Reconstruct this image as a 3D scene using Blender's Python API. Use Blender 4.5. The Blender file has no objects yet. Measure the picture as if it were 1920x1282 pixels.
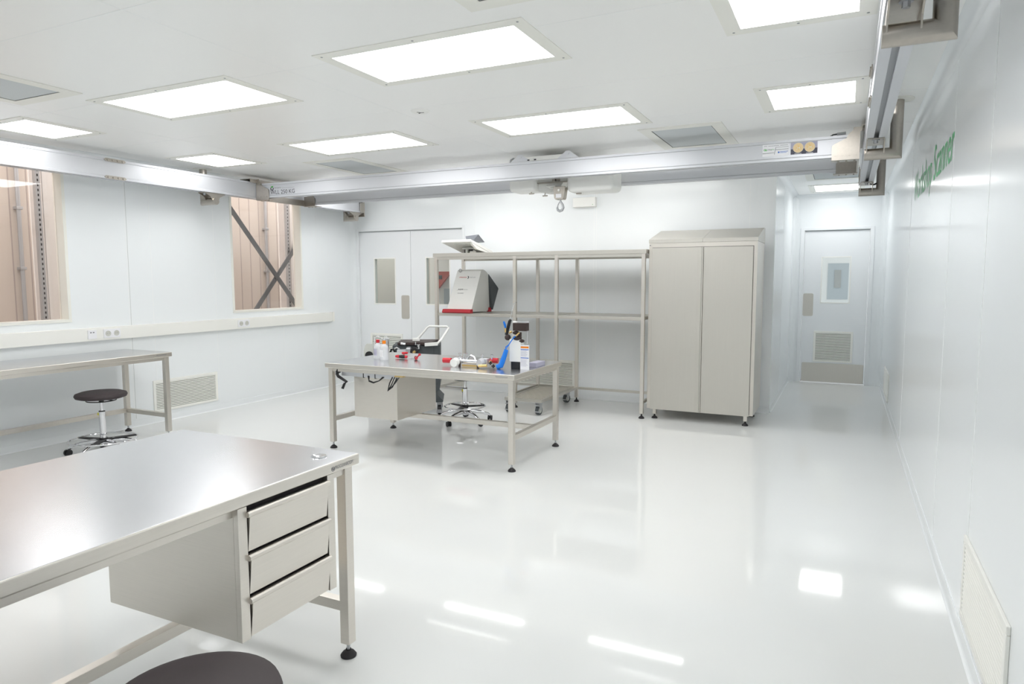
import bpy, bmesh, math, random
from mathutils import Vector, Matrix
random.seed(7)
PI = math.pi
SC = bpy.context.scene
C = SC.collection

# ---------------------------------------------------------------- camera
W_, H_, FPX = 1920, 1282, 1286.3
cam_d = bpy.data.cameras.new('camera'); cam = bpy.data.objects.new('camera', cam_d); C.objects.link(cam)
cam_d.sensor_fit = 'HORIZONTAL'; cam_d.sensor_width = 36.0; cam_d.lens = 36.0*FPX/W_
yaw, pit, roll = math.radians(-25.854), math.radians(-5.236), math.radians(-0.092)
f_ = Vector((math.sin(yaw)*math.cos(pit), math.cos(yaw)*math.cos(pit), math.sin(pit)))
r_ = Vector((math.cos(yaw), -math.sin(yaw), 0)); u_ = r_.cross(f_)
c_, s_ = math.cos(roll), math.sin(roll)
R2, U2 = c_*r_+s_*u_, -s_*r_+c_*u_
M = Matrix(((R2.x, U2.x, -f_.x), (R2.y, U2.y, -f_.y), (R2.z, U2.z, -f_.z))).to_4x4()
M.translation = Vector((0, 0, 1.45)); cam.matrix_world = M
cam_d.clip_start = 0.05; cam_d.clip_end = 100
SC.camera = cam

# ---------------------------------------------------------------- world, exposure
SC.view_settings.view_transform = 'Standard'; SC.view_settings.look = 'None'
SC.view_settings.gamma = 1.0; SC.view_settings.use_curve_mapping = False
SC.view_settings.exposure = 0.25
LAMP = 6.6
wd = bpy.data.worlds.new('world'); SC.world = wd; wd.use_nodes = True
wd.node_tree.nodes['Background'].inputs[0].default_value = (1.0, 0.98, 0.97, 1)
wd.node_tree.nodes['Background'].inputs[1].default_value = 1.0
SC.cycles.max_bounces = 12; SC.cycles.diffuse_bounces = 8; SC.cycles.glossy_bounces = 6
SC.cycles.transparent_max_bounces = 12
hl = bpy.data.lights.new('hall_fill_light', 'AREA'); hl.shape = 'RECTANGLE'; hl.size = 0.8; hl.size_y = 9; hl.energy = 95  # unseen area light added for the hall's warm glow from above
hl.color = (1.0, 0.92, 0.88)
fl = bpy.data.lights.new('far_room_fill_light', 'AREA'); fl.shape = 'RECTANGLE'; fl.size = 5; fl.size_y = 1.2; fl.energy = 60  # unseen fill, added to brighten the room behind the door windows
flo = bpy.data.objects.new('far_room_fill_light', fl); C.objects.link(flo); flo.location = (-5.6, 8.7, 3.2)
hlo = bpy.data.objects.new('hall_fill_light', hl); C.objects.link(hlo); hlo.location = (-6.95, 5, 3.6)

# ---------------------------------------------------------------- materials
def mat(name, col, rough=0.5, metal=0.0, spec=0.5, noise=0.0, nscale=(20, 20, 20), bump=0.0, bscale=(40, 40, 40),
        emit=0.0, coat=0.0, rnoise=0.0, ior=1.45):
    m = bpy.data.materials.new(name); m.use_nodes = True
    nt = m.node_tree; b = nt.nodes['Principled BSDF']
    b.inputs['Base Color'].default_value = (*col, 1); b.inputs['Roughness'].default_value = rough
    b.inputs['Metallic'].default_value = metal; b.inputs['IOR'].default_value = ior
    b.inputs['Specular IOR Level'].default_value = spec
    b.inputs['Coat Weight'].default_value = coat; b.inputs['Coat Roughness'].default_value = 0.08
    if emit:
        b.inputs['Emission Color'].default_value = (*col, 1); b.inputs['Emission Strength'].default_value = emit
    tc = nt.nodes.new('ShaderNodeTexCoord')
    def nz(scale, detail=4):
        mp = nt.nodes.new('ShaderNodeMapping'); mp.inputs['Scale'].default_value = scale
        n = nt.nodes.new('ShaderNodeTexNoise'); n.inputs['Scale'].default_value = 1.0; n.inputs['Detail'].default_value = detail
        nt.links.new(tc.outputs['Object'], mp.inputs['Vector']); nt.links.new(mp.outputs['Vector'], n.inputs['Vector'])
        return n
    if noise or rnoise:
        n = nz(nscale)
        if noise:
            mr = nt.nodes.new('ShaderNodeMapRange'); mr.inputs['To Min'].default_value = 1-noise; mr.inputs['To Max'].default_value = 1+noise
            mx = nt.nodes.new('ShaderNodeVectorMath'); mx.operation = 'SCALE'; mx.inputs[0].default_value = col
            nt.links.new(n.outputs['Fac'], mr.inputs['Value']); nt.links.new(mr.outputs[0], mx.inputs['Scale'])
            nt.links.new(mx.outputs[0], b.inputs['Base Color'])
        if rnoise:
            mr = nt.nodes.new('ShaderNodeMapRange'); mr.inputs['To Min'].default_value = max(0.02, rough-rnoise); mr.inputs['To Max'].default_value = rough+rnoise
            nt.links.new(n.outputs['Fac'], mr.inputs['Value']); nt.links.new(mr.outputs[0], b.inputs['Roughness'])
    if bump:
        n = nz(bscale); bp = nt.nodes.new('ShaderNodeBump'); bp.inputs['Strength'].default_value = bump; bp.inputs['Distance'].default_value = 0.01
        nt.links.new(n.outputs['Fac'], bp.inputs['Height']); nt.links.new(bp.outputs['Normal'], b.inputs['Normal'])
    return m

def glass(name, tint=(1, 1, 1), strength=1.0):
    m = bpy.data.materials.new(name); m.use_nodes = True; nt = m.node_tree
    nt.nodes.remove(nt.nodes['Principled BSDF']); out = nt.nodes['Material Output']
    t = nt.nodes.new('ShaderNodeBsdfTransparent'); t.inputs[0].default_value = (*tint, 1)
    g = nt.nodes.new('ShaderNodeBsdfGlossy'); g.inputs['Roughness'].default_value = 0.01
    lw = nt.nodes.new('ShaderNodeLayerWeight'); lw.inputs[0].default_value = 0.5
    fr = nt.nodes.new('ShaderNodeMath'); fr.operation = 'POWER'; fr.inputs[1].default_value = 5.0
    nt.links.new(lw.outputs['Facing'], fr.inputs[0])
    mu = nt.nodes.new('ShaderNodeMath'); mu.operation = 'MULTIPLY_ADD'; mu.inputs[1].default_value = 0.95*strength; mu.inputs[2].default_value = 0.045*strength
    mx = nt.nodes.new('ShaderNodeMixShader')
    nt.links.new(fr.outputs[0], mu.inputs[0]); nt.links.new(mu.outputs[0], mx.inputs[0])
    nt.links.new(t.outputs[0], mx.inputs[1]); nt.links.new(g.outputs[0], mx.inputs[2]); nt.links.new(mx.outputs[0], out.inputs[0])
    return m

def clearplastic(name, col=(0.9, 0.92, 0.95), fac=0.5):
    m = bpy.data.materials.new(name); m.use_nodes = True; nt = m.node_tree
    b = nt.nodes['Principled BSDF']; out = nt.nodes['Material Output']
    b.inputs['Base Color'].default_value = (*col, 1); b.inputs['Roughness'].default_value = 0.25
    t = nt.nodes.new('ShaderNodeBsdfTransparent'); mx = nt.nodes.new('ShaderNodeMixShader'); mx.inputs[0].default_value = fac
    nt.links.new(t.outputs[0], mx.inputs[1]); nt.links.new(b.outputs[0], mx.inputs[2]); nt.links.new(mx.outputs[0], out.inputs[0])
    return m

K = {}
K['wall'] = mat('wall_panel', (0.878, 0.905, 0.918), 0.16, bump=0.012, bscale=(1.2, 1.2, 0.8))
K['wallback'] = K['wall']
K['ceil'] = mat('ceiling_panel', (0.925, 0.925, 0.91), 0.3, bump=0.01, bscale=(1, 1, 1))
K['floor'] = mat('epoxy_floor', (0.765, 0.775, 0.765), 0.055, spec=0.5, noise=0.012, nscale=(3, 3, 3), bump=0.02, bscale=(1.6, 1.6, 1.6), rnoise=0.02)
K['seam'] = mat('sealant', (0.92, 0.93, 0.925), 0.3)
K['seamd'] = mat('dark_joint', (0.58, 0.60, 0.58), 0.6)  # darker tone for a wall panel joint
K['white'] = mat('white_coat', (0.90, 0.90, 0.87), 0.35)
K['cream'] = mat('cream_plastic', (0.89, 0.885, 0.84), 0.4)
K['door'] = mat('door_leaf', (0.87, 0.89, 0.905), 0.25)
K['rubbergrey'] = mat('grey_gasket', (0.42, 0.44, 0.45), 0.6)
K['steel'] = mat('brushed_steel', (0.74, 0.70, 0.645), 0.36, metal=1.0, noise=0.05, nscale=(6, 6, 260), rnoise=0.05)
K['steelh'] = mat('brushed_steel_wide', (0.65, 0.625, 0.575), 0.42, metal=1.0, noise=0.04, nscale=(260, 260, 3), rnoise=0.05)
K['steelt'] = mat('worktop_steel', (0.69, 0.695, 0.71), 0.25, metal=1.0, noise=0.04, nscale=(200, 4, 4), rnoise=0.04, bump=0.015, bscale=(5, 5, 5))
K['steeld'] = mat('bead_blasted_steel', (0.47, 0.435, 0.39), 0.34, metal=1.0, noise=0.08, nscale=(60, 60, 60))
K['alu'] = mat('anodised_aluminium', (0.68, 0.69, 0.72), 0.40, metal=0.5)
K['aludark'] = mat('slot_aluminium', (0.42, 0.43, 0.45), 0.4, metal=0.8)
K['chrome'] = mat('chrome', (0.80, 0.80, 0.82), 0.07, metal=1.0)
K['black'] = mat('black_plastic', (0.018, 0.018, 0.02), 0.45)
K['rubber'] = mat('black_rubber', (0.03, 0.028, 0.03), 0.7)
K['seat'] = mat('stool_upholstery', (0.045, 0.034, 0.036), 0.6, bump=0.15, bscale=(700, 700, 700), noise=0.1, nscale=(400, 400, 400))
K['gap'] = mat('drawer_shadow_gap', (0.03, 0.025, 0.025), 0.8)
K['red'] = mat('red_plastic', (0.62, 0.03, 0.045), 0.4)
K['darkred'] = mat('dark_red_bumper', (0.42, 0.02, 0.03), 0.5)
K['orange'] = mat('orange_cap', (0.9, 0.25, 0.01), 0.4)
K['blue'] = mat('blue_plastic', (0.01, 0.20, 0.75), 0.35)
K['brass'] = mat('brass', (0.80, 0.58, 0.25), 0.3, metal=1.0)
K['dark'] = mat('dark_brown_plastic', (0.045, 0.028, 0.025), 0.5)
K['charcoal'] = mat('charcoal_housing', (0.075, 0.085, 0.09), 0.55)
K['midgrey'] = mat('grey_screen_back', (0.18, 0.19, 0.21), 0.4)
K['offwhite'] = mat('warm_white_housing', (0.80, 0.80, 0.77), 0.4)
K['lightgrey'] = mat('light_grey_housing', (0.60, 0.61, 0.57), 0.4)
K['green'] = mat('green_vinyl', (0.10, 0.50, 0.20), 0.4)
K['ink'] = mat('black_ink', (0.02, 0.02, 0.03), 0.5)
K['greyink'] = mat('grey_ink', (0.25, 0.25, 0.27), 0.5)
K['redink'] = mat('red_ink', (0.6, 0.03, 0.06), 0.5)
K['blueink'] = mat('blue_ink', (0.05, 0.16, 0.55), 0.5)
K['greenink'] = mat('green_ink', (0.08, 0.45, 0.08), 0.5)
K['gold'] = mat('gold_print', (0.87, 0.62, 0.25), 0.4)
K['paper'] = mat('white_label', (0.88, 0.88, 0.9), 0.5)
K['slate'] = mat('slate_print', (0.07, 0.07, 0.10), 0.45)
K['mauve'] = mat('mauve_print_and_tint', (0.45, 0.44, 0.55), 0.45)
K['lamp'] = mat('light_diffuser', (1, 1, 1), 0.5, emit=LAMP)
K['frame'] = mat('lamp_frame', (0.86, 0.855, 0.80), 0.4)
K['grille'] = mat('vent_cream', (0.90, 0.895, 0.85), 0.45)
K['slotgap'] = mat('vent_gap_shade', (0.30, 0.30, 0.27), 0.7)
K['filter'] = mat('filter_gauze', (0.60, 0.63, 0.64), 0.6, noise=0.05, nscale=(500, 500, 500))
K['pane'] = glass('window_glass', (0.96, 0.95, 0.94), 1.0)
K['panec'] = glass('door_glass', (0.93, 0.96, 0.95), 1.0)
K['hall'] = mat('hall_cladding', (0.63, 0.565, 0.51), 0.5, noise=0.03, nscale=(1, 1, 1))
K['hallseam'] = mat('hall_cladding_groove', (0.44, 0.38, 0.355), 0.6)
K['galv'] = mat('galvanised_steel', (0.50, 0.51, 0.53), 0.4, metal=0.7, noise=0.1, nscale=(40, 40, 5))
K['greysteel'] = mat('grey_painted_steel', (0.15, 0.155, 0.165), 0.5)
K['column'] = mat('pale_painted_column', (0.93, 0.90, 0.88), 0.4)
K['bottle'] = clearplastic('translucent_bottle', (0.90, 0.92, 0.95), 0.55)
K['redsoft'] = mat('coral_machine_paint', (0.75, 0.20, 0.18), 0.5)
K['beyond'] = mat('far_room_wall', (0.50, 0.50, 0.47), 0.6)
K['beyondw'] = mat('far_room_white_wall', (0.80, 0.81, 0.80), 0.5)
K['bluegrey'] = mat('blue_grey_panel', (0.50, 0.56, 0.61), 0.5)
K['socket'] = mat('socket_recess', (0.62, 0.62, 0.57), 0.7)
K['yellow'] = mat('yellow_label', (0.75, 0.68, 0.02), 0.5)

# ---------------------------------------------------------------- building helpers
ORG = {}
def org(p):
    while p is not None:
        if p.name in ORG: return ORG[p.name]
        p = p.parent
    return Vector((0, 0, 0))

def thing(name, label, cat, loc=(0, 0, 0), group=None, kind=None):
    o = bpy.data.objects.new(name, None); C.objects.link(o); o.location = loc
    o.empty_display_size = 0.1
    if kind: o['kind'] = kind
    else:
        o['label'] = label; o['category'] = cat
        if group: o['group'] = group
    ORG[o.name] = Vector(loc)
    return o

def tag(o, label, cat, group=None):
    o['label'] = label; o['category'] = cat
    if group: o['group'] = group
    return o

class MB:
    def __init__(s): s.b = bmesh.new()
    def _mi(s, faces, mi):
        for f in faces: f.material_index = mi
    def box(s, x0, x1, y0, y1, z0, z1, bev=0.0, mi=0, seg=2):
        if x0 > x1: x0, x1 = x1, x0
        if y0 > y1: y0, y1 = y1, y0
        if z0 > z1: z0, z1 = z1, z0
        v = [s.b.verts.new((x, y, z)) for x in (x0, x1) for y in (y0, y1) for z in (z0, z1)]
        idx = [(0, 1, 3, 2), (4, 6, 7, 5), (0, 4, 5, 1), (2, 3, 7, 6), (0, 2, 6, 4), (1, 5, 7, 3)]
        fs = [s.b.faces.new([v[i] for i in q]) for q in idx]
        s._mi(fs, mi)
        if bev > 0:
            es = list({e for f in fs for e in f.edges})
            r = bmesh.ops.bevel(s.b, geom=es, offset=min(bev, 0.49*min(x1-x0, y1-y0, z1-z0)), segments=seg, profile=0.5, affect='EDGES')
            s._mi(r['faces'], mi)
        return s
    def poly(s, pts, mi=0):
        f = s.b.faces.new([s.b.verts.new(p) for p in pts]); f.material_index = mi; return s
    def prism(s, pts, axis, a, b2, mi=0, bev=0.0):
        # pts: 2-d outline; axis x -> (y,z), y -> (x,z), z -> (x,y)
        def P(p, t): return {'x': (t, p[0], p[1]), 'y': (p[0], t, p[1]), 'z': (p[0], p[1], t)}[axis]
        A = [s.b.verts.new(P(p, a)) for p in pts]; B = [s.b.verts.new(P(p, b2)) for p in pts]
        fs = [s.b.faces.new(A), s.b.faces.new(list(reversed(B)))]
        n = len(pts)
        for i in range(n): fs.append(s.b.faces.new((A[i], B[i], B[(i+1) % n], A[(i+1) % n])))
        s._mi(fs, mi)
        if bev > 0:
            es = list({e for f in fs for e in f.edges})
            r = bmesh.ops.bevel(s.b, geom=es, offset=bev, segments=2, profile=0.5, affect='EDGES'); s._mi(r['faces'], mi)
        return s
    def hull8(s, q0, q1, mi=0):
        # two quads joined
        A = [s.b.verts.new(p) for p in q0]; B = [s.b.verts.new(p) for p in q1]
        fs = [s.b.faces.new(A), s.b.faces.new(list(reversed(B)))]
        for i in range(4): fs.append(s.b.faces.new((A[i], B[i], B[(i+1) % 4], A[(i+1) % 4])))
        s._mi(fs, mi); return s
    def cyl(s, p0, p1, r, r1=None, seg=20, mi=0, caps=True):
        p0, p1 = Vector(p0), Vector(p1); r1 = r if r1 is None else r1
        d = (p1-p0).normalized(); a = d.orthogonal().normalized(); b = d.cross(a)
        A, B = [], []
        for i in range(seg):
            t = 2*PI*i/seg; o = a*math.cos(t)+b*math.sin(t)
            A.append(s.b.verts.new(p0+o*r)); B.append(s.b.verts.new(p1+o*r1))
        fs = [s.b.faces.new((A[i], A[(i+1) % seg], B[(i+1) % seg], B[i])) for i in range(seg)]
        if caps: fs += [s.b.faces.new(list(reversed(A))), s.b.faces.new(B)]
        s._mi(fs, mi); return s
    def tube(s, pts, r, seg=10, closed=False, mi=0):
        pts = [Vector(p) for p in pts]; n = len(pts); rings = []; prev = None
        rr = r if isinstance(r, (list, tuple)) else [r]*n
        for i, p in enumerate(pts):
            if closed: d = (pts[(i+1) % n]-pts[i-1]).normalized()
            else: d = (pts[min(i+1, n-1)]-pts[max(i-1, 0)]).normalized()
            if prev is None: a = d.orthogonal().normalized()
            else: a = (prev-d*prev.dot(d)).normalized()
            prev = a; b = d.cross(a)
            rings.append([s.b.verts.new(p+(a*math.cos(2*PI*k/seg)+b*math.sin(2*PI*k/seg))*rr[i]) for k in range(seg)])
        fs = []
        for i in range(n if closed else n-1):
            A, B = rings[i], rings[(i+1) % n]
            for k in range(seg): fs.append(s.b.faces.new((A[k], A[(k+1) % seg], B[(k+1) % seg], B[k])))
        if not closed: fs += [s.b.faces.new(list(reversed(rings[0]))), s.b.faces.new(rings[-1])]
        s._mi(fs, mi); return s
    def ring(s, c, R, r, seg=40, axis='z', sub=8, mi=0):
        pts = []
        for i in range(seg):
            t = 2*PI*i/seg; u, v = R*math.cos(t), R*math.sin(t)
            pts.append(Vector(c)+Vector({'z': (u, v, 0), 'x': (0, u, v), 'y': (u, 0, v)}[axis]))
        return s.tube(pts, r, seg=sub, closed=True, mi=mi)
    def lathe(s, prof, c, seg=32, mi=0, axis='z'):
        rings = []
        def T(x, y, z): return Vector(c)+Vector({'z': (x, y, z), 'x': (z, x, y), 'y': (x, z, y)}[axis])
        for r, z in prof:
            if r < 1e-6: rings.append([s.b.verts.new(T(0, 0, z))])
            else: rings.append([s.b.verts.new(T(r*math.cos(2*PI*i/seg), r*math.sin(2*PI*i/seg), z)) for i in range(seg)])
        fs = []
        for A, B in zip(rings, rings[1:]):
            for i in range(seg):
                j = (i+1) % seg
                q = [A[i % len(A)], A[j % len(A)], B[j % len(B)], B[i % len(B)]]
                u = []
                for v in q:
                    if v not in u: u.append(v)
                if len(u) > 2: fs.append(s.b.faces.new(u))
        s._mi(fs, mi); return s
    def sphere(s, c, r, seg=16, mi=0, sc=(1, 1, 1)):
        prof = [(r*math.sin(PI*i/8), -r*math.cos(PI*i/8)) for i in range(9)]; prof[0] = (0, -r); prof[-1] = (0, r)
        n0 = len(s.b.verts); s.lathe(prof, (0, 0, 0), seg, mi)
        s.b.verts.ensure_lookup_table()
        for v in s.b.verts[n0:]:
            v.co = Vector((v.co.x*sc[0]+c[0], v.co.y*sc[1]+c[1], v.co.z*sc[2]+c[2]))
        return s
    def build(s, name, m, parent=None, kind=None, smooth=True):
        bmesh.ops.recalc_face_normals(s.b, faces=s.b.faces)
        o_ = org(parent) if parent is not None else Vector((0, 0, 0))
        top = None
        if parent is None:
            xs = [v.co.x for v in s.b.verts]; ys = [v.co.y for v in s.b.verts]; zs = [v.co.z for v in s.b.verts]
            o_ = Vector(((min(xs)+max(xs))/2, (min(ys)+max(ys))/2, min(zs))); top = o_
        for v in s.b.verts: v.co -= o_
        me = bpy.data.meshes.new(name); s.b.to_mesh(me); s.b.free()
        for mm in (m if isinstance(m, (list, tuple)) else [m]): me.materials.append(K[mm])
        if smooth:
            for p in me.polygons: p.use_smooth = True
            me.set_sharp_from_angle(angle=math.radians(34))
        o = bpy.data.objects.new(name, me); C.objects.link(o)
        if smooth:
            wn = o.modifiers.new('weighted_normal', 'WEIGHTED_NORMAL'); wn.keep_sharp = True; wn.weight = 80
        if parent is not None: o.parent = parent
        else: o.location = top; ORG[o.name] = Vector(top)
        if kind: o['kind'] = kind
        return o

def text(s, m, parent, loc, right, up, width=None, height=None, name='lettering', ext=0.0006, kind=None):
    cu = bpy.data.curves.new('t', 'FONT'); cu.body = s; cu.size = 1.0; cu.resolution_u = 3; cu.extrude = 0.0
    to = bpy.data.objects.new('t', cu); C.objects.link(to)
    bpy.context.view_layer.update()
    me = bpy.data.meshes.new_from_object(to.evaluated_get(bpy.context.evaluated_depsgraph_get()))
    bpy.data.objects.remove(to); bpy.data.curves.remove(cu)
    xs = [v.co.x for v in me.vertices]; ys = [v.co.y for v in me.vertices]
    x0, x1, y0, y1 = min(xs), max(xs), min(ys), max(ys)
    sx = width/(x1-x0) if width else None; sy = height/(y1-y0) if height else None
    sx = sx or sy; sy = sy or sx
    R, U = Vector(right).normalized(), Vector(up).normalized(); N = R.cross(U)
    o_ = org(parent) if parent is not None else Vector(loc)
    for v in me.vertices:
        p = Vector(loc)+R*(v.co.x-x0)*sx+U*(v.co.y-y0)*sy+N*ext
        v.co = p-o_
    me.materials.clear(); me.materials.append(K[m]); me.name = name
    o = bpy.data.objects.new(name, me); C.objects.link(o)
    if parent is not None: o.parent = parent
    else: o.location = Vector(loc)
    if kind: o['kind'] = kind
    return o


# ================================================================= SETTING
XL, XR, YB, YE, XC, ZC = -6.27, 0.47, 7.80, 10.42, -0.69, 2.60
YF = -1.3
def wall_openings(name, axis, pos, thick, a0, a1, z0, z1, holes, seams=(), dark=(), sgn=1):
    # axis 'x': wall plane x=pos running along y; sgn: room side direction along +/-axis
    b = MB()
    p0, p1 = (pos-thick, pos) if sgn > 0 else (pos, pos+thick)
    def bx(u0, u1, w0, w1):
        if u1-u0 < 1e-4 or w1-w0 < 1e-4: return
        if axis == 'x': b.box(p0, p1, u0, u1, w0, w1)
        else: b.box(u0, u1, p0, p1, w0, w1)
    cur = a0
    for (h0, h1, w0, w1) in sorted(holes):
        bx(cur, h0, z0, z1); bx(h0, h1, z0, w0); bx(h0, h1, w1, z1); cur = h1
    bx(cur, a1, z0, z1)
    e = 0.0008*sgn
    for u, mi in [(q, 1) for q in seams]+[(q, 2) for q in dark]:
        w = 0.002
        if any(h[0]-0.03 < u < h[1]+0.03 for h in holes):
            hh = [h for h in holes if h[0]-0.03 < u < h[1]+0.03][0]
            if axis == 'x' and hh[2] > 0.2: b.box(pos, pos+e, u-w, u+w, 0.08, hh[2]-0.03, mi=mi)
            continue
        if axis == 'x': b.box(pos, pos+e, u-w, u+w, 0.08, z1-0.001, mi=mi)
        else: b.box(u-w, u+w, pos, pos+e, 0.08, z1-0.001, mi=mi)
    return b.build(name, ['wall', 'seam', 'seamd'], kind='structure', smooth=False)

W1 = (2.62, 3.81, 1.09, 2.42); W2 = (5.67, 6.76, 1.09, 2.42)
wall_openings('wall_left', 'x', XL, 0.12, YF, YB+0.1, 0, ZC, [W1, W2], seams=(3.4+1.0-0.01, 4.65, 5.42, 6.43, 7.05, 2.3), dark=(4.405,))
wall_openings('wall_right', 'x', XR, 0.1, YF, YE, 0, ZC, [], seams=(3.12, 4.18, 6.68), sgn=-1)
DO = (-6.19, -4.47, 0.0, 2.13)
wall_openings('wall_back', 'y', YB, 0.12, XL, XC, 0, ZC, [DO], seams=(-2.70, -2.67, -0.95, -4.3), sgn=-1)
DE = (-0.545, 0.285, 0.0, 2.12)
wall_openings('wall_end', 'y', YE, 0.12, XC-0.1, XR+0.1, 0, ZC, [DE], sgn=-1)
wall_openings('wall_passage', 'x', XC, 0.1, YB+0.12, YE, 0, ZC, [], seams=(8.9,), sgn=1)
wall_openings('wall_front', 'y', YF, 0.1, XL-0.12, XR+0.1, 0, ZC, [], seams=(-5, -4, -3, -2, -1), sgn=1)
MB().box(XL-0.12, XR+0.1, YF-0.1, YE+0.12, -0.08, 0.0).build('floor', 'floor', kind='structure', smooth=False)
cb = MB().box(XL-0.12, XR+0.1, YF-0.1, YE+0.12, ZC, ZC+0.08)
for y in (0.98, 2.02, 3.0-0.02, 4.0, 4.97, 5.98, 6.98): cb.box(XL, XR, y-0.003, y+0.003, ZC-0.0008, ZC, mi=1)
for x in (-2.83, -5.0): cb.box(x-0.003, x+0.003, YF, YB, ZC-0.0008, ZC, mi=1)
cb.build('ceiling', ['ceil', 'seam'], kind='structure', smooth=False)
# coved trims (quarter rounds) : profile swept along an edge
def cove(name, cx, cy, dx, dy, z0=None, z1=None, along=None, r=0.06, n=6):
    b = MB(); pr = []
    if along is None:      # vertical corner
        pr = [(cx, cy)]+[(cx+dx*r*(1-math.sin(t)), cy+dy*r*(1-math.cos(t))) for t in [PI/2*i/n for i in range(n+1)]]
        b.prism(pr, 'z', z0, z1)
    elif along == 'y':     # cx = x, cy = z
        pr = [(cx, cy)]+[(cx+dx*r*(1-math.sin(t)), cy+dy*r*(1-math.cos(t))) for t in [PI/2*i/n for i in range(n+1)]]
        b.prism(pr, 'y', z0, z1)
    elif along == 'x':     # cx = y, cy = z
        pr = [(cx, cy)]+[(cx+dx*r*(1-math.sin(t)), cy+dy*r*(1-math.cos(t))) for t in [PI/2*i/n for i in range(n+1)]]
        b.prism(pr, 'x', z0, z1)
    return b.build(name, 'wall', kind='structure')
cove('trim_1', XR, ZC, -1, -1, YF, YE, 'y', r=0.065)
cove('trim_2', XL, ZC, 1, -1, YF, YB, 'y', r=0.065)
cove('trim_3', YB, ZC, -1, -1, XL, XC, 'x', r=0.065)
cove('trim_4', XL, YB, 1, -1, 0, ZC, r=0.075)
cove('trim_5', XR, YE, -1, -1, 0, ZC, r=0.075)
cove('trim_6', XC, YE, 1, -1, 0, ZC, r=0.075)
cove('trim_7', YE, ZC, -1, -1, XC, XR, 'x', r=0.065)
cove('trim_8', XC, ZC, 1, -1, YB, YE, 'y', r=0.065)
MB().lathe([(0.05, 0), (0.05, ZC)], (XC-0.05, YB+0.05, 0), 24).build('trim_9', 'wall', kind='structure')
# coved skirting
def skirt(name, pts, axis, a, b):
    MB().prism(pts, axis, a, b).build(name, 'wall', kind='structure')
def sk(pos, s, r=0.016, h=0.065):
    return [(pos, 0.0), (pos, h), (pos+s*0.003, h), (pos+s*0.004, 0.02), (pos+s*0.008, 0.006), (pos+s*r, 0.0005), (pos+s*r, 0)]
skirt('baseboard_left', sk(XL, 1), 'y', YF, YB)
skirt('baseboard_right', sk(XR, -1), 'y', YF, YE)
skirt('baseboard_back', sk(YB, -1), 'x', -4.44, XC-0.03)
skirt('baseboard_passage', sk(XC, 1), 'y', YB+0.08, YE)

# windows of the left wall
for n, (a, b, z0, z1) in enumerate((W1, W2), 1):
    fr = MB(); t = 0.02; d0, d1 = XL-0.12, XL+0.006
    d0 += 0.001; fr.box(d0, d1, b-0.006, b+t, z0+0.006, z1-0.006); fr.box(d0, d1, a-t, a+0.006, z0+0.006, z1-0.006)
    fr.box(d0, d1, a-t, b+t, z0-t, z0+0.006); fr.box(d0, d1, a-t, b+t, z1-0.006, z1+t)
    w = fr.build('window_%d' % n, 'frame', kind='structure', smooth=False)
    MB().box(XL-0.100, XL-0.094, a+0.006, b-0.006, z0+0.006, z1-0.006).build('window_pane', 'pane', w, kind='structure', smooth=False)

# hall seen through the windows
hb = MB().box(-7.6, -7.5, -1.5, 9.6, -0.1, 4.2)
y = -1.4
while y < 9.5:
    hb.box(-7.5, -7.4985, y-0.006, y+0.006, 0, 4.2, mi=1); y += 0.17
hb.build('wall_hall', ['hall', 'hallseam'], kind='structure', smooth=False)
MB().box(-7.6, XL-0.12, -1.5, 9.6, -0.12, -0.02).build('floor_hall', 'hall', kind='structure', smooth=False)

def conduit(y, label):
    t = thing('conduit_pipe', label, 'pipe', (-7.46, y, -0.02), 'conduit pipes on the hall wall')
    MB().cyl((-7.46, y, -0.02), (-7.46, y, 4.0), 0.02, seg=14).build('pipe', 'galv', t)
    for z in (0.9, 1.55, 2.15, 2.7): MB().box(-7.5, -7.432, y-0.03, y+0.03, z, z+0.03, 0.004).build('clamp', 'galv', t)
conduit(4.10, 'grey conduit pipe on hall cladding seen through the left window')
conduit(7.36, 'grey conduit pipe on hall cladding seen through the right-hand wall window')
def strut(y, label, holes=True):
    b = MB().box(-6.74, -6.70, y-0.022, y+0.022, -0.02, 3.9)
    z = 1.0
    while z < 2.6:
        b.box(-6.70, -6.699, y-0.006, y+0.006, z, z+0.022, mi=1); z += 0.045
    tag(b.build('perforated_strut', ['galv', 'gap'], smooth=False), label, 'strut', 'perforated struts outside the windows')
strut(3.86, 'grey perforated steel strut beside the pale column outside the left window')
strut(7.00, 'grey perforated steel strut behind the cross brace outside the second window')
def column(y0, y1, label):
    b = MB().box(-6.72, -6.70+0.0, y0, y1, -0.02, 3.9, 0.002).box(-6.90, -6.72, (y0+y1)/2-0.006, (y0+y1)/2+0.006, -0.02, 3.9).box(-6.92, -6.90, y0, y1, -0.02, 3.9, 0.002)
    tag(b.build('steel_column', 'column'), label, 'column', 'pale steel columns outside the windows')
column(3.90, 4.10, 'pale steel column at the right edge of the left window')
column(7.04, 7.24, 'pale steel column at the right edge of the braced window')
xb = thing('cross_brace', 'dark grey steel cross brace behind the window pane', 'brace', (-6.68, 6.5, 0), None)
def bar(p0, p1, w, x0, x1, name, m, par):
    p0, p1 = Vector(p0), Vector(p1); d = (p1-p0).normalized(); n = Vector((-d.y, d.x))*w/2
    q = [p0+n, p1+n, p1-n, p0-n]
    return MB().prism([(a.x, a.y) for a in q], 'x', x0, x1).build(name, m, par)
# (y,z) in plane x=-6.65 (endpoints extended beyond the opening)
bar((5.55, 2.82), (7.55, 0.55), 0.062, -6.655, -6.645, 'brace_bar', 'greysteel', xb)
bar((5.85, 0.50), (7.60, 2.45), 0.062, -6.668, -6.658, 'brace_bar', 'greysteel', xb)

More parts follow.
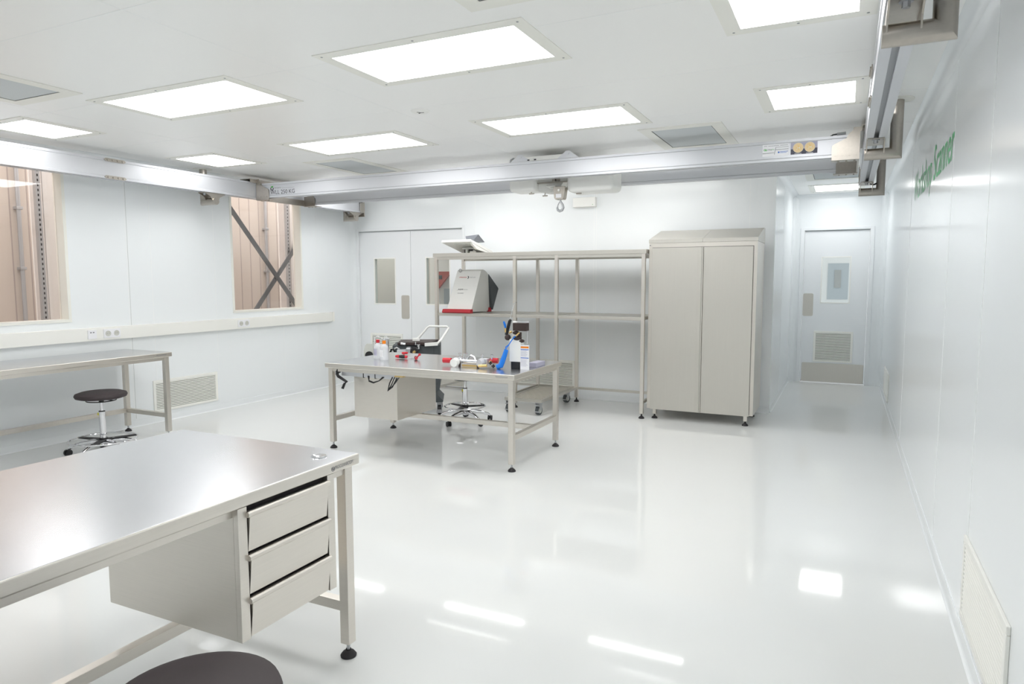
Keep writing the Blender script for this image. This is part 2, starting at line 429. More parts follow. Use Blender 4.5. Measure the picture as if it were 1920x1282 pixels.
# far room beyond the double door
MB().box(-9.5, -1.0, 9.7, 9.8, -0.1, 3.2).build('wall_beyond', 'beyond', kind='structure', smooth=False)
MB().box(-6.15, -1.0, 9.60, 9.68, -0.1, 3.2).build('wall_annex', 'beyondw', kind='structure', smooth=False)
MB().box(-9.5, XC-0.1, YB+0.12, 9.8, -0.1, -0.02).build('floor_beyond', 'beyondw', kind='structure', smooth=False)
mc = thing('machine_cabinet', 'coral red and white machine seen through the right door window', 'machine', (-5.6, 9.2, -0.02))
MB().box(-5.58, -4.95, 8.90, 9.5, -0.02, 1.56, 0.01).build('housing', 'beyondw', mc)
MB().prism([(-5.59, 1.565), (-4.95, 1.565), (-4.95, 1.53), (-5.325, 1.53), (-5.53, 1.31), (-5.59, 1.30)], 'y', 8.86, 8.899).build('hood', 'redsoft', mc)
MB().box(-5.53, -5.46, 8.85, 8.859, 1.45, 1.51).build('control_screen', 'midgrey', mc)
MB().box(-5.445, -5.20, 8.885, 8.899, 0.9, 1.31).build('door_glass', 'bluegrey', mc)
# lobby beyond the passage door
MB().box(-1.4, 1.4, 12.6, 12.7, -0.1, 2.8).build('wall_lobby', 'beyondw', kind='structure', smooth=False)
MB().box(-1.4, 1.4, YE+0.12, 12.7, -0.1, -0.02).build('floor_lobby', 'bluegrey', kind='structure', smooth=False)
ld = MB().box(-0.62, 0.35, 12.55, 12.6, -0.02, 2.1).build('door_4', 'door', kind='structure', smooth=False)
MB().box(-0.27, 0.04, 12.54, 12.549, 1.11, 1.70).box(-0.17, -0.07, 12.53, 12.539, 1.30, 1.59, mi=1).build('window_pane', ['bluegrey', 'rubbergrey'], ld, kind='structure', smooth=False)

# ---------------------------------------------------------------- vents
def grille_mesh(t, axis, pos, s, a0, a1, z0, z1, n, fw=0.028):
    """louvre grille on a wall; s = direction out of the wall"""
    fr, lv = MB(), MB()
    def bx(b, u0, u1, d0, d1, w0, w1, bev=0, mi=0):
        d0, d1 = pos+s*d0, pos+s*d1
        if axis == 'x': b.box(d0, d1, u0, u1, w0, w1, bev, mi)
        else: b.box(u0, u1, d0, d1, w0, w1, bev, mi)
    bx(fr, a0, a1, 0, 0.012, z1-fw, z1, 0.003); bx(fr, a0, a1, 0, 0.012, z0, z0+fw, 0.003)
    bx(fr, a0, a0+fw, 0, 0.0118, z0+fw, z1-fw, 0.003); bx(fr, a1-fw, a1, 0, 0.0118, z0+fw, z1-fw, 0.003)
    bx(lv, a0+fw, a1-fw, 0, 0.0015, z0+fw, z1-fw, mi=1)  # dark backing sheet paints the shade between the louvres
    h = (z1-z0-2*fw)/n
    for i in range(n):
        za = z0+fw+i*h
        p = [(pos+s*0.0016, za+h*0.90), (pos+s*0.006, za+h*0.86), (pos+s*0.010, za+h*0.56), (pos+s*0.010, za+h*0.36), (pos+s*0.0016, za+h*0.36)]
        if axis == 'x': lv.prism([(q[0], q[1]) for q in p], 'y', a0+fw, a1-fw)
        else: lv.prism([(q[0], q[1]) for q in p], 'x', a0+fw, a1-fw)
    fr.build('frame', 'grille', t, smooth=False); lv.build('louvres', ['grille', 'slotgap'], t, smooth=False)
# fix: for axis x prism profile is (x,z) swept on y
def wall_vent(label, axis, pos, s, a0, a1, z0, z1, n):
    if axis == 'x': loc = (pos, (a0+a1)/2, z0)
    else: loc = ((a0+a1)/2, pos, z0)
    t = thing('wall_vent', label, 'vent', loc, 'louvred wall vents')
    grille_mesh(t, axis, pos, s, a0, a1, z0, z1, n)
    return t
wall_vent('cream louvred vent low on left wall beyond the wall table', 'x', XL, 1, 4.60, 5.39, 0.105, 0.43, 16)
wall_vent('large cream louvred vent low on right wall nearest the camera', 'x', XR, -1, 2.34, 3.14, 0.115, 0.445, 16)
wall_vent('small cream louvred vent low on right wall by the passage', 'x', XR, -1, 8.52, 9.35, 0.09, 0.40, 14)
wall_vent('wide cream louvred vent on back wall behind the shelving rack', 'y', YB, -1, -3.72, -2.93, 0.13, 0.46, 16)
wall_vent('white louvred vent in lower left door leaf, behind the bottles', 'y', YB+0.02, -1, -6.00, -5.46, 0.36, 0.70, 12)
wall_vent('white louvred vent in lower part of the passage door', 'y', YE+0.02, -1, -0.375, 0.12, 0.295, 0.725, 20)

# ---------------------------------------------------------------- doors
def door_leaf(name, x0, x1, yp, win, holes_m='door'):
    wx0, wx1, wz0, wz1 = win; b = MB(); y0, y1 = yp+0.02, yp+0.07
    for q in ((x0, wx0, 0.02, 2.10), (wx1, x1, 0.02, 2.10), (wx0, wx1, 0.02, wz0), (wx0, wx1, wz1, 2.10)):
        b.box(q[0], q[1], y0, y1, q[2], q[3])
    b.box(x0, x1, y0+0.02, y1-0.02, 0.012, 0.02, mi=1)
    d = b.build(name, [holes_m, 'gap'], kind='structure', smooth=False)
    f = MB(); t = 0.012
    for q in ((wx0-t, wx0+0.004, wz0-t, wz1+t), (wx1-0.004, wx1+t, wz0-t, wz1+t)): f.box(q[0], q[1], y0-0.003, y1+0.003, q[2], q[3])
    for q in ((wz0-t, wz0+0.004), (wz1-0.004, wz1+t)): f.box(wx0, wx1, y0-0.003, y1+0.003, q[0], q[1])
    f.build('window_frame', 'white', d, kind='structure', smooth=False)
    MB().box(wx0+0.004, wx1-0.004, y0+0.012, y0+0.016, wz0+0.004, wz1-0.004).build('window_pane', 'panec', d, kind='structure', smooth=False)
    return d, y0
def plate(par, name, x0, x1, z0, z1, yface, r=0.02):
    pts = []
    for cx, cz, a in ((x1-r, z1-r, 0), (x0+r, z1-r, 90), (x0+r, z0+r, 180), (x1-r, z0+r, 270)):
        for k in range(5):
            t = math.radians(a+22.5*k); pts.append((cx+r*math.cos(t), cz+r*math.sin(t)))
    return MB().prism(pts, 'y', yface-0.003, yface).build(name, 'steelh', par, kind='structure', smooth=False)
d1, ya = door_leaf('door_1', -6.165, -5.315, YB, (-5.915, -5.57, 1.115, 1.735))
plate(d1, 'push_plate', -5.472, -5.342, 0.91, 1.232, ya, 0.022)
plate(d1, 'kick_plate', -6.14, -5.34, 0.03, 0.30, ya, 0.015)
d2, ya = door_leaf('door_2', -5.310, -4.495, YB, (-5.065, -4.70, 1.115, 1.735))
plate(d2, 'kick_plate', -5.29, -4.52, 0.03, 0.30, ya, 0.015)
d3, ya = door_leaf('door_3', -0.53, 0.27, YE, (-0.30, 0.05, 1.12, 1.74))
plate(d3, 'push_plate', -0.535+0.008, -0.395, 0.93, 1.245, ya, 0.022)
plate(d3, 'kick_plate', -0.515, 0.262, 0.012, 0.278, ya, 0.015)
fr = MB()
fr.box(-6.21, -6.168, YB-0.012, YB+0.10, 0, 2.15, 0.002).box(-4.492, -4.45, YB-0.012, YB+0.10, 0, 2.15, 0.002).box(-6.168, -4.492, YB-0.012, YB+0.10, 2.112, 2.15, 0.002)
fr.box(-6.165, -4.495, YB+0.01, YB+0.019, 2.098, 2.112, mi=1)
fr.build('trim_10', ['door', 'rubbergrey'], kind='structure', smooth=False)
fr = MB()
fr.box(-0.585, -0.535, YE-0.012, YE+0.10, 0, 2.15, 0.002).box(0.275, 0.325, YE-0.012, YE+0.10, 0, 2.15, 0.002).box(-0.535, 0.275, YE-0.012, YE+0.10, 2.112, 2.15, 0.002)
fr.box(-0.53, 0.27, YE+0.01, YE+0.019, 2.098, 2.112, mi=1)
fr.build('trim_11', ['door', 'rubbergrey'], kind='structure', smooth=False)

# ---------------------------------------------------------------- ceiling lights
def light(x0, x1, y0, y1, label):
    t = thing('ceiling_light', label, 'ceiling light', ((x0+x1)/2, (y0+y1)/2, ZC), 'recessed ceiling light panels')
    m = 0.072; b = MB()
    for q in ((x0-m, x1+m, y0-m, y0), (x0-m, x1+m, y1, y1+m), (x0-m, x0, y0, y1), (x1, x1+m, y0, y1)): b.box(*q, ZC-0.004, ZC)
    for sx in (x0-m*0.5, (x0+x1)/2, x1+m*0.5):
        for sy in (y0-m*0.5, y1+m*0.5): b.cyl((sx, sy, ZC-0.006), (sx, sy, ZC-0.004), 0.006, seg=8, mi=1)
    b.build('frame', ['frame', 'aludark'], t, smooth=False)
    MB().box(x0, x1, y0, y1, ZC-0.003, ZC-0.0005).build('diffuser', 'lamp', t, smooth=False)
light(-5.85, -5.355, 3.03, 3.52, 'bright square-ended ceiling light at far left above the left rail')
light(-4.375, -3.275, 2.96, 3.45, 'long ceiling light left of the largest one, second largest in view')
light(-2.453, -1.402, 2.915, 3.402, 'largest lit ceiling panel, nearest in the top centre')
light(-0.48, 0.008, 2.92, 3.415, 'square ceiling light cut by the top edge beside the right rail')
light(-5.80, -5.29, 4.615, 5.12, 'small lit ceiling panel just above the ceiling plate of the left rail post')
light(-4.337, -3.263, 4.575, 5.08, 'long ceiling light between smoke detector and crane bridge, left of centre')
light(-2.45, -1.40, 4.555, 5.06, 'long ceiling light right above the crane hoist')
light(-0.48, 0.009, 4.58, 5.11, 'short ceiling light left of the right rail, above the bridge stickers')
light(-0.396, 0.10, 9.47, 10.07, 'ceiling light in the passage above the single door')
light(-5.80, -5.29, 6.60, 7.10, 'ceiling light behind the crane bridge at the left wall')
light(-4.337, -3.263, 6.60, 7.10, 'ceiling light behind the crane bridge, above the double door side')
light(-2.45, -1.40, 6.60, 7.10, 'ceiling light behind the crane bridge, above cabinet and rack')
light(-4.37, -3.27, 0.90, 1.40, 'assumed ceiling light added overhead to the left, outside the view')  # start of an assumed row, added to light the room
light(-2.45, -1.40, 0.90, 1.40, 'assumed ceiling light added overhead above the front table, outside the view')
light(-0.48, 0.009, 0.90, 1.40, 'assumed ceiling light added overhead by the right rail, outside the view')
def cvent(x0, x1, y0, y1, label):
    t = thing('ceiling_vent', label, 'vent', ((x0+x1)/2, (y0+y1)/2, ZC), 'framed ceiling air filters')
    m = 0.085; b = MB()
    for q in ((x0-m, x1+m, y0-m, y0), (x0-m, x1+m, y1, y1+m), (x0-m, x0, y0, y1), (x1, x1+m, y0, y1)): b.box(*q, ZC-0.006, ZC)
    b.build('frame', 'frame', t, smooth=False)
    b = MB().box(x0, x1, y0, y1, ZC-0.003, ZC-0.0005)
    g = 0.006
    for q in ((x0, x1, y0, y0+g), (x0, x1, y1-g, y1), (x0, x0+g, y0, y1), (x1-g, x1, y0, y1)): b.box(*q, ZC-0.0036, ZC-0.0031, mi=1)
    b.build('filter_screen', ['filter', 'charcoal'], t, smooth=False)
cvent(-4.85, -4.38, 1.92, 2.69, 'grey gauze air filter in ceiling at upper left corner')
cvent(-1.41, -0.95, 1.84, 2.605, 'ceiling air filter cut off by the top edge, above the largest light')
cvent(-4.78, -4.34, 5.395, 6.17, 'ceiling air filter partly behind the left half of the crane bridge')
cvent(-1.41, -0.95, 5.40, 6.145, 'ceiling air filter partly behind the right half of the crane bridge')
cvent(-0.37, 0.09, 8.07, 8.84, 'blue grey ceiling air filter in the passage under the bridge end')
sd = thing('smoke_detector', 'small round white ceiling detector near the centre of the ceiling', 'detector', (-2.671, 4.075, ZC))
MB().lathe([(0, ZC-0.012), (0.052, ZC-0.012), (0.062, ZC-0.006), (0.064, ZC)], (-2.671, 4.075, 0), 28).build('cover', 'white', sd)
b = MB()
for a in (0, 130, 230): 
    d = Vector((math.cos(math.radians(a+15)), math.sin(math.radians(a+15)), 0)); n = Vector((-d.y, d.x, 0))*0.004; c0 = Vector((-2.671, 4.075, ZC-0.0125))
    q = [c0+n, c0+d*0.026+n, c0+d*0.026-n, c0-n]; b.hull8(q, [p-Vector((0, 0, 0.001)) for p in q])
b.build('indicator', 'ink', sd)

# ================================================================= CRANE
RB, RT = 2.345, 2.52      # rail bottom / top
def rail(name, x0, x1, y0, y1, label, grp):
    t = thing(name, label, 'crane rail', ((x0+x1)/2, y0, RB), grp)
    w = x1-x0; cx = (x0+x1)/2; e = 0.006
    # closed profile with lips top and bottom and a slot in the underside
    half = [(0.014, RB+0.03), (0.014, RB), (w/2, RB), (w/2, RB+0.020), (w/2-e, RB+0.024), (w/2-e, RT-0.024), (w/2, RT-0.020), (w/2, RT), (0.0, RT)]
    p = [(cx+a, z) for a, z in half]+[(cx-a, z) for a, z in reversed(half[:-1])]
    MB().prism(p, 'y', y0, y1).build('profile', 'alu', t, smooth=False)
    MB().box(cx-0.0138, cx+0.0138, y0+0.01, y1-0.01, RB+0.026, RB+0.0299).build('slot', 'aludark', t, smooth=False)
    return t
LR = rail('crane_rail', -6.035, -5.92, -0.4, 7.60, 'silver crane rail along the left wall under the ceiling', 'runway rails of the crane')
RR = rail('crane_rail', 0.082, 0.200, -0.4, 7.52, 'silver crane rail along the right wall under the ceiling', 'runway rails of the crane')
def splice(par, xf, s, yc):
    for z in (RB+0.012, RT-0.012):
        p = [(yc-0.105, z), (yc-0.085, z+0.014), (yc+0.085, z+0.014), (yc+0.105, z), (yc+0.085, z-0.014), (yc-0.085, z-0.014)]
        b = MB().prism([(q[0], q[1]) for q in p], 'x', xf, xf+s*0.006)
        for k in range(4): b.cyl((xf+s*0.006, yc-0.07+0.047*k, z), (xf+s*0.013, yc-0.07+0.047*k, z), 0.008, seg=8)
        b.build('splice_plate', 'steeld', par, smooth=False)
splice(LR, -5.92, 1, 4.08); splice(RR, 0.082, -1, 4.08)
# end stops
b = MB().box(-6.045, -5.905, 7.60, 7.615, RB-0.05, RT-0.02, 0.003).box(-5.918, -5.905, 7.53, 7.60, RB-0.0, RT-0.02, 0.003)
b.build('end_stop', 'steeld', LR)
MB().cyl((-5.905, 7.50, RT-0.035), (-5.905+0.045, 7.50, RT-0.035), 0.018, seg=16).build('buffer', 'rubber', LR)
MB().box(0.075, 0.207, 7.52, 7.535, RB, RT, 0.003).build('end_stop', 'steeld', RR)

def bracket(px, yc, s, xr0, xr1, label, r=0.037):
    """ceiling post with an arm under the rail; s = direction of the arm"""
    t = thing('rail_support', label, 'crane support', (px, yc, ZC), 'pipe supports of the crane rails')
    zc = 2.262; xe = (xr0-0.004) if s < 0 else (xr1+0.004)
    MB().lathe([(0.0, ZC-0.006), (0.095, ZC-0.006), (0.095, ZC)], (px, yc, 0), 36).build('ceiling_plate', 'frame', t)
    # mitred pipe : vertical + horizontal
    b = MB(); seg = 24; V = []; Hh = []; E_ = []
    for i in range(seg):
        a = 2*PI*i/seg; cx_, sy_ = r*math.cos(a), r*math.sin(a)
        top = b.b.verts.new((px+cx_, yc+sy_, ZC-0.006))
        mit = b.b.verts.new((px+cx_, yc+sy_, zc+s*cx_))       # 45 degree mitre plane
        end = b.b.verts.new((xe, yc+sy_, zc+s*cx_))
        V.append(top); Hh.append(mit); E_.append(end)
    for i in range(seg):
        j = (i+1) % seg
        b.b.faces.new((V[i], V[j], Hh[j], Hh[i])); b.b.faces.new((Hh[i], Hh[j], E_[j], E_[i]))
    b.b.faces.new(E_); b.b.faces.new(V)
    b.build('pipe', 'steeld', t)
    # U bracket on the arm: top plate, two tapering legs
    u = MB(); th = 0.006; z0 = zc+0.004; z1 = RB
    xa, xb_ = xr0+0.006, xr1-0.006
    u.box(xa+0.004, xb_-0.004, yc-0.13, yc+0.13, z1-th, z1-0.0005, 0.002)
    for xx in (xa, xb_-th):
        u.prism([(yc-0.13, z1-th), (yc+0.13, z1-th), (yc+0.055, z1-0.042), (yc+0.040, z0+0.004), (yc+0.034, z0-0.01), (yc-0.034, z0-0.01), (yc-0.040, z0+0.004), (yc-0.055, z1-0.042)][::-1], 'x', xx, xx+th)
    u.build('saddle_bracket', 'steeld', t, smooth=False)
    MB().cyl(((xa+xb_)/2, yc-0.09, z1-0.028), ((xa+xb_)/2, yc-0.09, z1-th), 0.013, seg=6).cyl(((xa+xb_)/2, yc-0.09, z1-0.01), ((xa+xb_)/2, yc-0.09, z1-th), 0.022, seg=16).build('clamp_bolt', 'galv', t, smooth=False)
bracket(0.260, 2.71, -1, 0.082, 0.200, 'nearest steel pipe support of the right rail, at top right corner')
bracket(0.260, 5.18, -1, 0.082, 0.200, 'middle steel pipe support of the right rail with its round ceiling plate')
bracket(0.260, 7.385, -1, 0.082, 0.200, 'farthest steel pipe support of the right rail with black cable tie')
bracket(-6.095, 5.17, 1, -6.035, -5.92, 'steel pipe support of the left rail between the two wall windows')
bracket(-6.095, 7.455, 1, -6.035, -5.92, 'steel pipe support at the far end of the left rail')
bracket(-6.095, 2.71, 1, -6.035, -5.92, 'steel pipe support of the left rail outside the left frame edge')
ct = thing('cable_tie', 'black cable tie loop tied to the farthest right support', 'cable tie', (0.2, 7.35, 2.33))
MB().tube([(0.17, 7.37, 2.335), (0.2, 7.375, 2.325), (0.222, 7.38, 2.33)], 0.004).tube([(0.20, 7.37, 2.325), (0.235, 7.375, 2.345), (0.262, 7.377, 2.348)], 0.006).build('strap', 'black', ct)
MB().sphere((0.266, 7.376, 2.349), 0.012).build('head', 'black', ct)

# bridge
GY0, GY1 = 5.72, 5.80
BR = thing('crane_bridge', 'silver double girder crane bridge spanning the room, with load limit lettering', 'crane bridge', (-2.9, 6.1, RB))
def girder(y0, y1, nm):
    w = y1-y0; cy = (y0+y1)/2; e = 0.005; B0, B1 = RB, RB+0.157
    half = [(0.012, B0+0.02), (0.012, B0), (w/2, B0), (w/2, B0+0.018), (w/2-e, B0+0.022), (w/2-e, B1-0.022), (w/2, B1-0.018), (w/2, B1), (0, B1)]
    p = [(cy+a, z) for a, z in half]+[(cy-a, z) for a, z in reversed(half[:-1])]
    g = MB().prism(p, 'x', -5.88, 0.045).build(nm, 'alu', BR, smooth=False)
    ln = MB()
    for z in (B0+0.0225, B1-0.0245): ln.box(-5.72, -0.13, y0+e-0.0006, y0+e, z, z+0.0025)
    ln.build('lip_shadow_line', 'aludark', g, smooth=False)
    return g
gf = girder(GY0, GY1, 'girder'); gr = girder(6.47, 6.55, 'girder')
def endcarriage(s, xr):   # s=-1 left end, +1 right end
    xo = -5.915 if s < 0 else 0.055         # outer edge of the plate near the rail
    def X(d): return xo-s*d
    for (yy, dirn) in ((GY0-0.007, -1), (6.47-0.007, -1)):
        z0 = RB-0.018
        big = dirn == -1 and yy < 6
        p = [(X(0), z0), (X(0.185), z0), (X(0.185), z0+0.10), (X(0.165), z0+0.115), (X(0.09), z0+0.15), (X(0.075), z0+0.18), (X(0.045), z0+0.205), (X(0.045), z0+0.225), (X(-0.05), z0+0.225), (X(-0.05), z0+0.208), (X(0), z0+0.19)]
        if not big: p = [(X(0), z0), (X(0.165), z0), (X(0.165), z0+0.08), (X(0.14), z0+0.115), (X(0), z0+0.115)]
        b = MB().prism(p, 'y', yy, yy+0.006)
        b.box(min(X(0.0), X(0.185)), max(X(0.0), X(0.185)), yy, yy+0.10, z0-0.005, z0)     # under-plate
        for k in range(4): b.cyl((X(0.02+0.046*k), yy, z0+0.03), (X(0.02+0.046*k), yy-0.005, z0+0.03), 0.0065, seg=8)
        for k in range(3): b.cyl((X(0.03+0.055*k), yy+0.05, z0-0.012), (X(0.03+0.055*k), yy+0.05, z0-0.004), 0.007, seg=8)
        if big:
            for k in range(2): b.cyl((X(0.02+0.04*k), yy, z0+0.165), (X(0.02+0.04*k), yy-0.005, z0+0.165), 0.0065, seg=8)
            for k in range(3): b.cyl((X(0.02+0.04*k), yy, z0+0.10), (X(0.02+0.04*k), yy-0.003, z0+0.10), 0.003, seg=8)
            for k in range(2): b.cyl((X(0.02+0.04*k), yy, z0+0.125), (X(0.02+0.04*k), yy-0.003, z0+0.125), 0.003, seg=8)
        b.build('end_plate', 'steeld', BR, smooth=False)
    # carriage beam over the rail joining both girders
    xr_ = (xr[0]-0.02, xr[1]+0.02)
    c = MB().box(xr_[0], xr_[1], GY0-0.10, 6.60, RT+0.022, RT+0.030, 0.002)
    c.box(xr_[0], xr_[0]+0.005, GY0-0.10, 6.60, RT-0.01, RT+0.022).box(xr_[1]-0.005, xr_[1], GY0-0.10, 6.60, RT-0.01, RT+0.022)
    xi = X(0.02)
    c.box(min(xi, xr_[0]), max(xi, xr_[1]), GY0, GY0+0.006, RT-0.0, RT+0.024)
    c.build('end_carriage', 'steeld', BR, smooth=False)
    for yy in (GY0-0.03, 6.0, 6.5): MB().cyl((xr[0]+0.03, yy, RT+0.0112), (xr[1]-0.03, yy, RT+0.0112), 0.0105, seg=14).build('wheel', 'rubber', BR)
    xm = X(0.012)
    MB().box(min(X(0), X(0.012)), max(X(0), X(0.012)), GY1, 6.47, RB-0.018, RB+0.05).build('cross_member', 'steeld', BR, smooth=False)
endcarriage(-1, (-6.035, -5.92)); endcarriage(1, (0.082, 0.200))
# writing on the front girder
FY = GY0+0.005
tx = lambda s, m, x, z, w=None, h=None, par=gf: text(s, m, par, (x, FY-0.0002, z), (1, 0, 0), (0, 0, 1), w, h, ext=0.0006)
tx('WLL 250 KG', 'ink', -5.712, 2.378, 0.345, 0.043)
tx('Liftingplus', 'ink', -5.66, 2.438, 0.10, 0.012)
lb = MB()
for k in range(14): lb.box(-5.545+k*0.0125, -5.537+k*0.0125, FY-0.001, FY-0.0002, 2.437, 2.440)
lb.build('small_print', 'greyink', gf, smooth=False)
arc = [(-5.690+0.017*math.cos(math.radians(a)), FY-0.001, 2.440+0.017*math.sin(math.radians(a))) for a in range(130, 400, 15)]
MB().tube(arc, 0.004, seg=6).build('emblem', 'ink', gf)
MB().prism([(-5.712, 2.462), (-5.672, 2.468), (-5.678, 2.452), (-5.69, 2.448), (-5.695, 2.455)], 'y', FY-0.002, FY-0.0004).build('emblem', 'greenink', gf, smooth=False)
# two stickers at the right end
s1 = MB().box(-0.617, -0.428, FY-0.001, FY, 2.388, 2.478).build('sticker', 'paper', gf, smooth=False)
b = MB()
for k in range(22):
    if k not in (3, 14): b.box(-0.606+k*0.0078, -0.601+k*0.0078, FY-0.0016, FY-0.001, 2.464, 2.468)
b.build('small_print', 'greyink', s1, smooth=False)
text('Lifting', 'ink', s1, (-0.580, FY-0.001, 2.432), (1, 0, 0), (0, 0, 1), 0.027, 0.012)
text('plus', 'greenink', s1, (-0.5525, FY-0.001, 2.432), (1, 0, 0), (0, 0, 1), 0.020, 0.012)
MB().ring((-0.601, FY-0.0015, 2.438), 0.006, 0.0018, 16, 'y').ring((-0.591, FY-0.0015, 2.436), 0.005, 0.0018, 16, 'y').build('emblem', 'greenink', s1)
b = MB().prism([(-0.616, 2.409), (-0.532, 2.412), (-0.532, 2.415), (-0.616, 2.413)], 'y', FY-0.002, FY-0.001)
b.prism([(-0.532, 2.400), (-0.529, 2.400), (-0.519, 2.455), (-0.522, 2.455)], 'y', FY-0.002, FY-0.001).prism([(-0.524, 2.433), (-0.430, 2.434), (-0.430, 2.437), (-0.524, 2.436)], 'y', FY-0.002, FY-0.001).prism([(-0.519, 2.452), (-0.430, 2.452), (-0.430, 2.454), (-0.519, 2.454)], 'y', FY-0.002, FY-0.001)
b.build('drawn_line', 'greyink', s1, smooth=False)
b = MB().box(-0.505, -0.494, FY-0.0016, FY-0.001, 2.408, 2.420)
for k in range(11): b.box(-0.489+k*0.0052, -0.4855+k*0.0052, FY-0.0016, FY-0.001, 2.416, 2.421)
for k in range(9): b.box(-0.489+k*0.0052, -0.4855+k*0.0052, FY-0.0016, FY-0.001, 2.408, 2.412)
b.build('small_print', 'blueink', s1, smooth=False)
s2 = MB().box(-0.414, -0.228, FY-0.001, FY, 2.389, 2.4285).box(-0.414, -0.228, FY-0.001, FY, 2.4285, 2.477, mi=1).build('sticker', ['slate', 'mauve'], gf, smooth=False)
for cx in (-0.362, -0.281):
    e = MB().cyl((cx, FY-0.001, 2.437), (cx, FY-0.0022, 2.437), 0.037, seg=36).build('gold_seal', 'gold', s2)
    MB().ring((cx, FY-0.0024, 2.437), 0.0355, 0.0012, 36, 'y').ring((cx, FY-0.0024, 2.437), 0.020, 0.0008, 30, 'y').build('rim', 'cream', s2)
    text('24', 'cream', s2, (cx-0.013, FY-0.0022, 2.426), (1, 0, 0), (0, 0, 1), 0.026, 0.020)
    b = MB()
    for k in range(24):
        a = 2*PI*k/24; b.box(cx+0.028*math.cos(a)-0.0018, cx+0.028*math.cos(a)+0.0018, FY-0.0028, FY-0.0022, 2.437+0.028*math.sin(a)-0.0018, 2.437+0.028*math.sin(a)+0.0018)
    b.build('small_print', 'cream', s2, smooth=False)
    b = MB()
    for k in range(9): b.box(cx-0.024+k*0.0055, cx-0.020+k*0.0055, FY-0.0016, FY-0.001, 2.392, 2.396)
    b.build('small_print', 'paper', s2, smooth=False)
# cable gland on the right end
b = MB().cyl((-0.10, 5.76, RT+0.0), (-0.04, 5.76, RT+0.003), 0.011, seg=12)
b.build('cable_gland', 'rubbergrey', BR)
MB().tube([(-0.10, 5.76, RT), (-0.125, 5.76, RT-0.002), (-0.145, 5.76, RT-0.015)], 0.006).build('cable', 'charcoal', BR)

# trolley and hoist
HO = thing('crane_hoist', 'white electric hoist on its steel trolley with a hook hanging down', 'hoist', (-2.45, 6.1, 2.0))
GT = RB+0.157
for yy in (GY0+0.01, 6.50):
    for x0 in (-2.79, -2.33):
        MB().prism([(x0, GT+0.004), (x0+0.20, GT+0.004), (x0+0.185, GT+0.016), (x0+0.115, GT+0.066), (x0+0.08, GT+0.066), (x0+0.02, GT+0.02)], 'y', yy, yy+0.006).cyl((x0+0.1, yy-0.004, GT+0.045), (x0+0.1, yy, GT+0.045), 0.011, seg=14).build('side_plate', 'alu', HO, smooth=False)
b = MB().box(-2.66, -2.28, GY0+0.016, 6.50, GT+0.036, GT+0.042).box(-2.66, -2.28, GY0+0.012, GY0+0.016, GT+0.005, GT+0.04)
b.build('trolley_frame', 'offwhite', HO, smooth=False)
MB().box(-2.555, -2.535, GY0+0.008, GY0+0.012, GT+0.008, GT+0.018).box(-2.62, -2.60, GY0+0.008, GY0+0.012, GT+0.008, GT+0.018).build('data_plate', 'ink', HO, smooth=False)
MB().tube([(-2.80, 5.75, GT+0.006), (-2.795, 5.75, GT+0.03), (-2.77, 5.75, GT+0.042), (-2.74, 5.75, GT+0.035)], 0.007).build('cable', 'aludark', HO)
b = MB()
for x0, x1 in ((-2.79, -2.77), (-2.2, -2.18)): b.box(x0, x1, GY1+0.01, 6.46, GT-0.06, GT-0.04)
b.box(-2.62, -2.36, 5.97, 6.30, GT+0.0, GT+0.036)
b.build('hanger_frame', 'offwhite', HO, smooth=False)
def rbox(x0, x1, y0, y1, z0, z1, r, name, m, par=HO):
    return MB().box(x0, x1, y0, y1, z0, z1, r, seg=5).build(name, m, par)
rbox(-2.935, -2.655, 5.99, 6.23, 2.278, 2.47, 0.032, 'motor_housing', 'white')
rbox(-2.340, -1.895, 5.97, 6.27, 2.243, 2.47, 0.045, 'drive_housing', 'white')
MB().prism([(-2.655, 2.47), (-2.655, 2.275), (-2.60, 2.262), (-2.54, 2.262), (-2.44, 2.30), (-2.40, 2.35), (-2.34, 2.35), (-2.34, 2.47)], 'y', 6.06, 6.20).build('drum_frame', 'offwhite', HO, smooth=False)
MB().box(-2.655, -2.34, 6.03, 6.06, 2.345, 2.356).box(-2.50, -2.47, 6.02, 6.06, 2.356, 2.42).box(-2.455, -2.435, 6.02, 6.06, 2.36, 2.41).build('guide_bar', 'steeld', HO, smooth=False)
MB().box(-2.75, -2.72, 5.986, 5.99, 2.375, 2.400).build('data_plate', 'aludark', HO, smooth=False)
MB().tube([(-2.56, 6.04, 2.32), (-2.50, 6.0, 2.29), (-2.44, 5.99, 2.285)], 0.008).tube([(-2.36, 5.99, 2.285), (-2.34, 6.0, 2.31)], 0.008).box(-2.53, -2.45, 5.98, 6.04, 2.30, 2.312, 0.002).build('rope_guide', 'offwhite', HO, smooth=False)
for xx, zz in ((-2.76, 2.262), (-2.62, 2.235), (-2.18, 2.255), (-2.28, 2.238)):
    MB().cyl((xx, 6.08, zz), (xx+0.05, 6.08, zz), 0.006, seg=8).cyl((xx+0.02, 6.08, zz), (xx+0.03, 6.08, zz+0.045), 0.005, seg=8).build('clip', 'steeld', HO)
MB().prism([(-2.468, 2.300), (-2.350, 2.300), (-2.350, 2.28), (-2.362, 2.195), (-2.372, 2.182), (-2.446, 2.182), (-2.458, 2.195), (-2.468, 2.28)][::-1], 'y', 5.97, 6.04, bev=0.003).build('hook_block', 'steeld', HO, smooth=False)
MB().cyl((-2.41, 5.969, 2.265), (-2.41, 5.962, 2.265), 0.011, seg=14).build('pin', 'white', HO)
MB().box(-2.44, -2.385, 5.9675, 5.9695, 2.197, 2.232).build('data_plate', 'paper', HO, smooth=False)
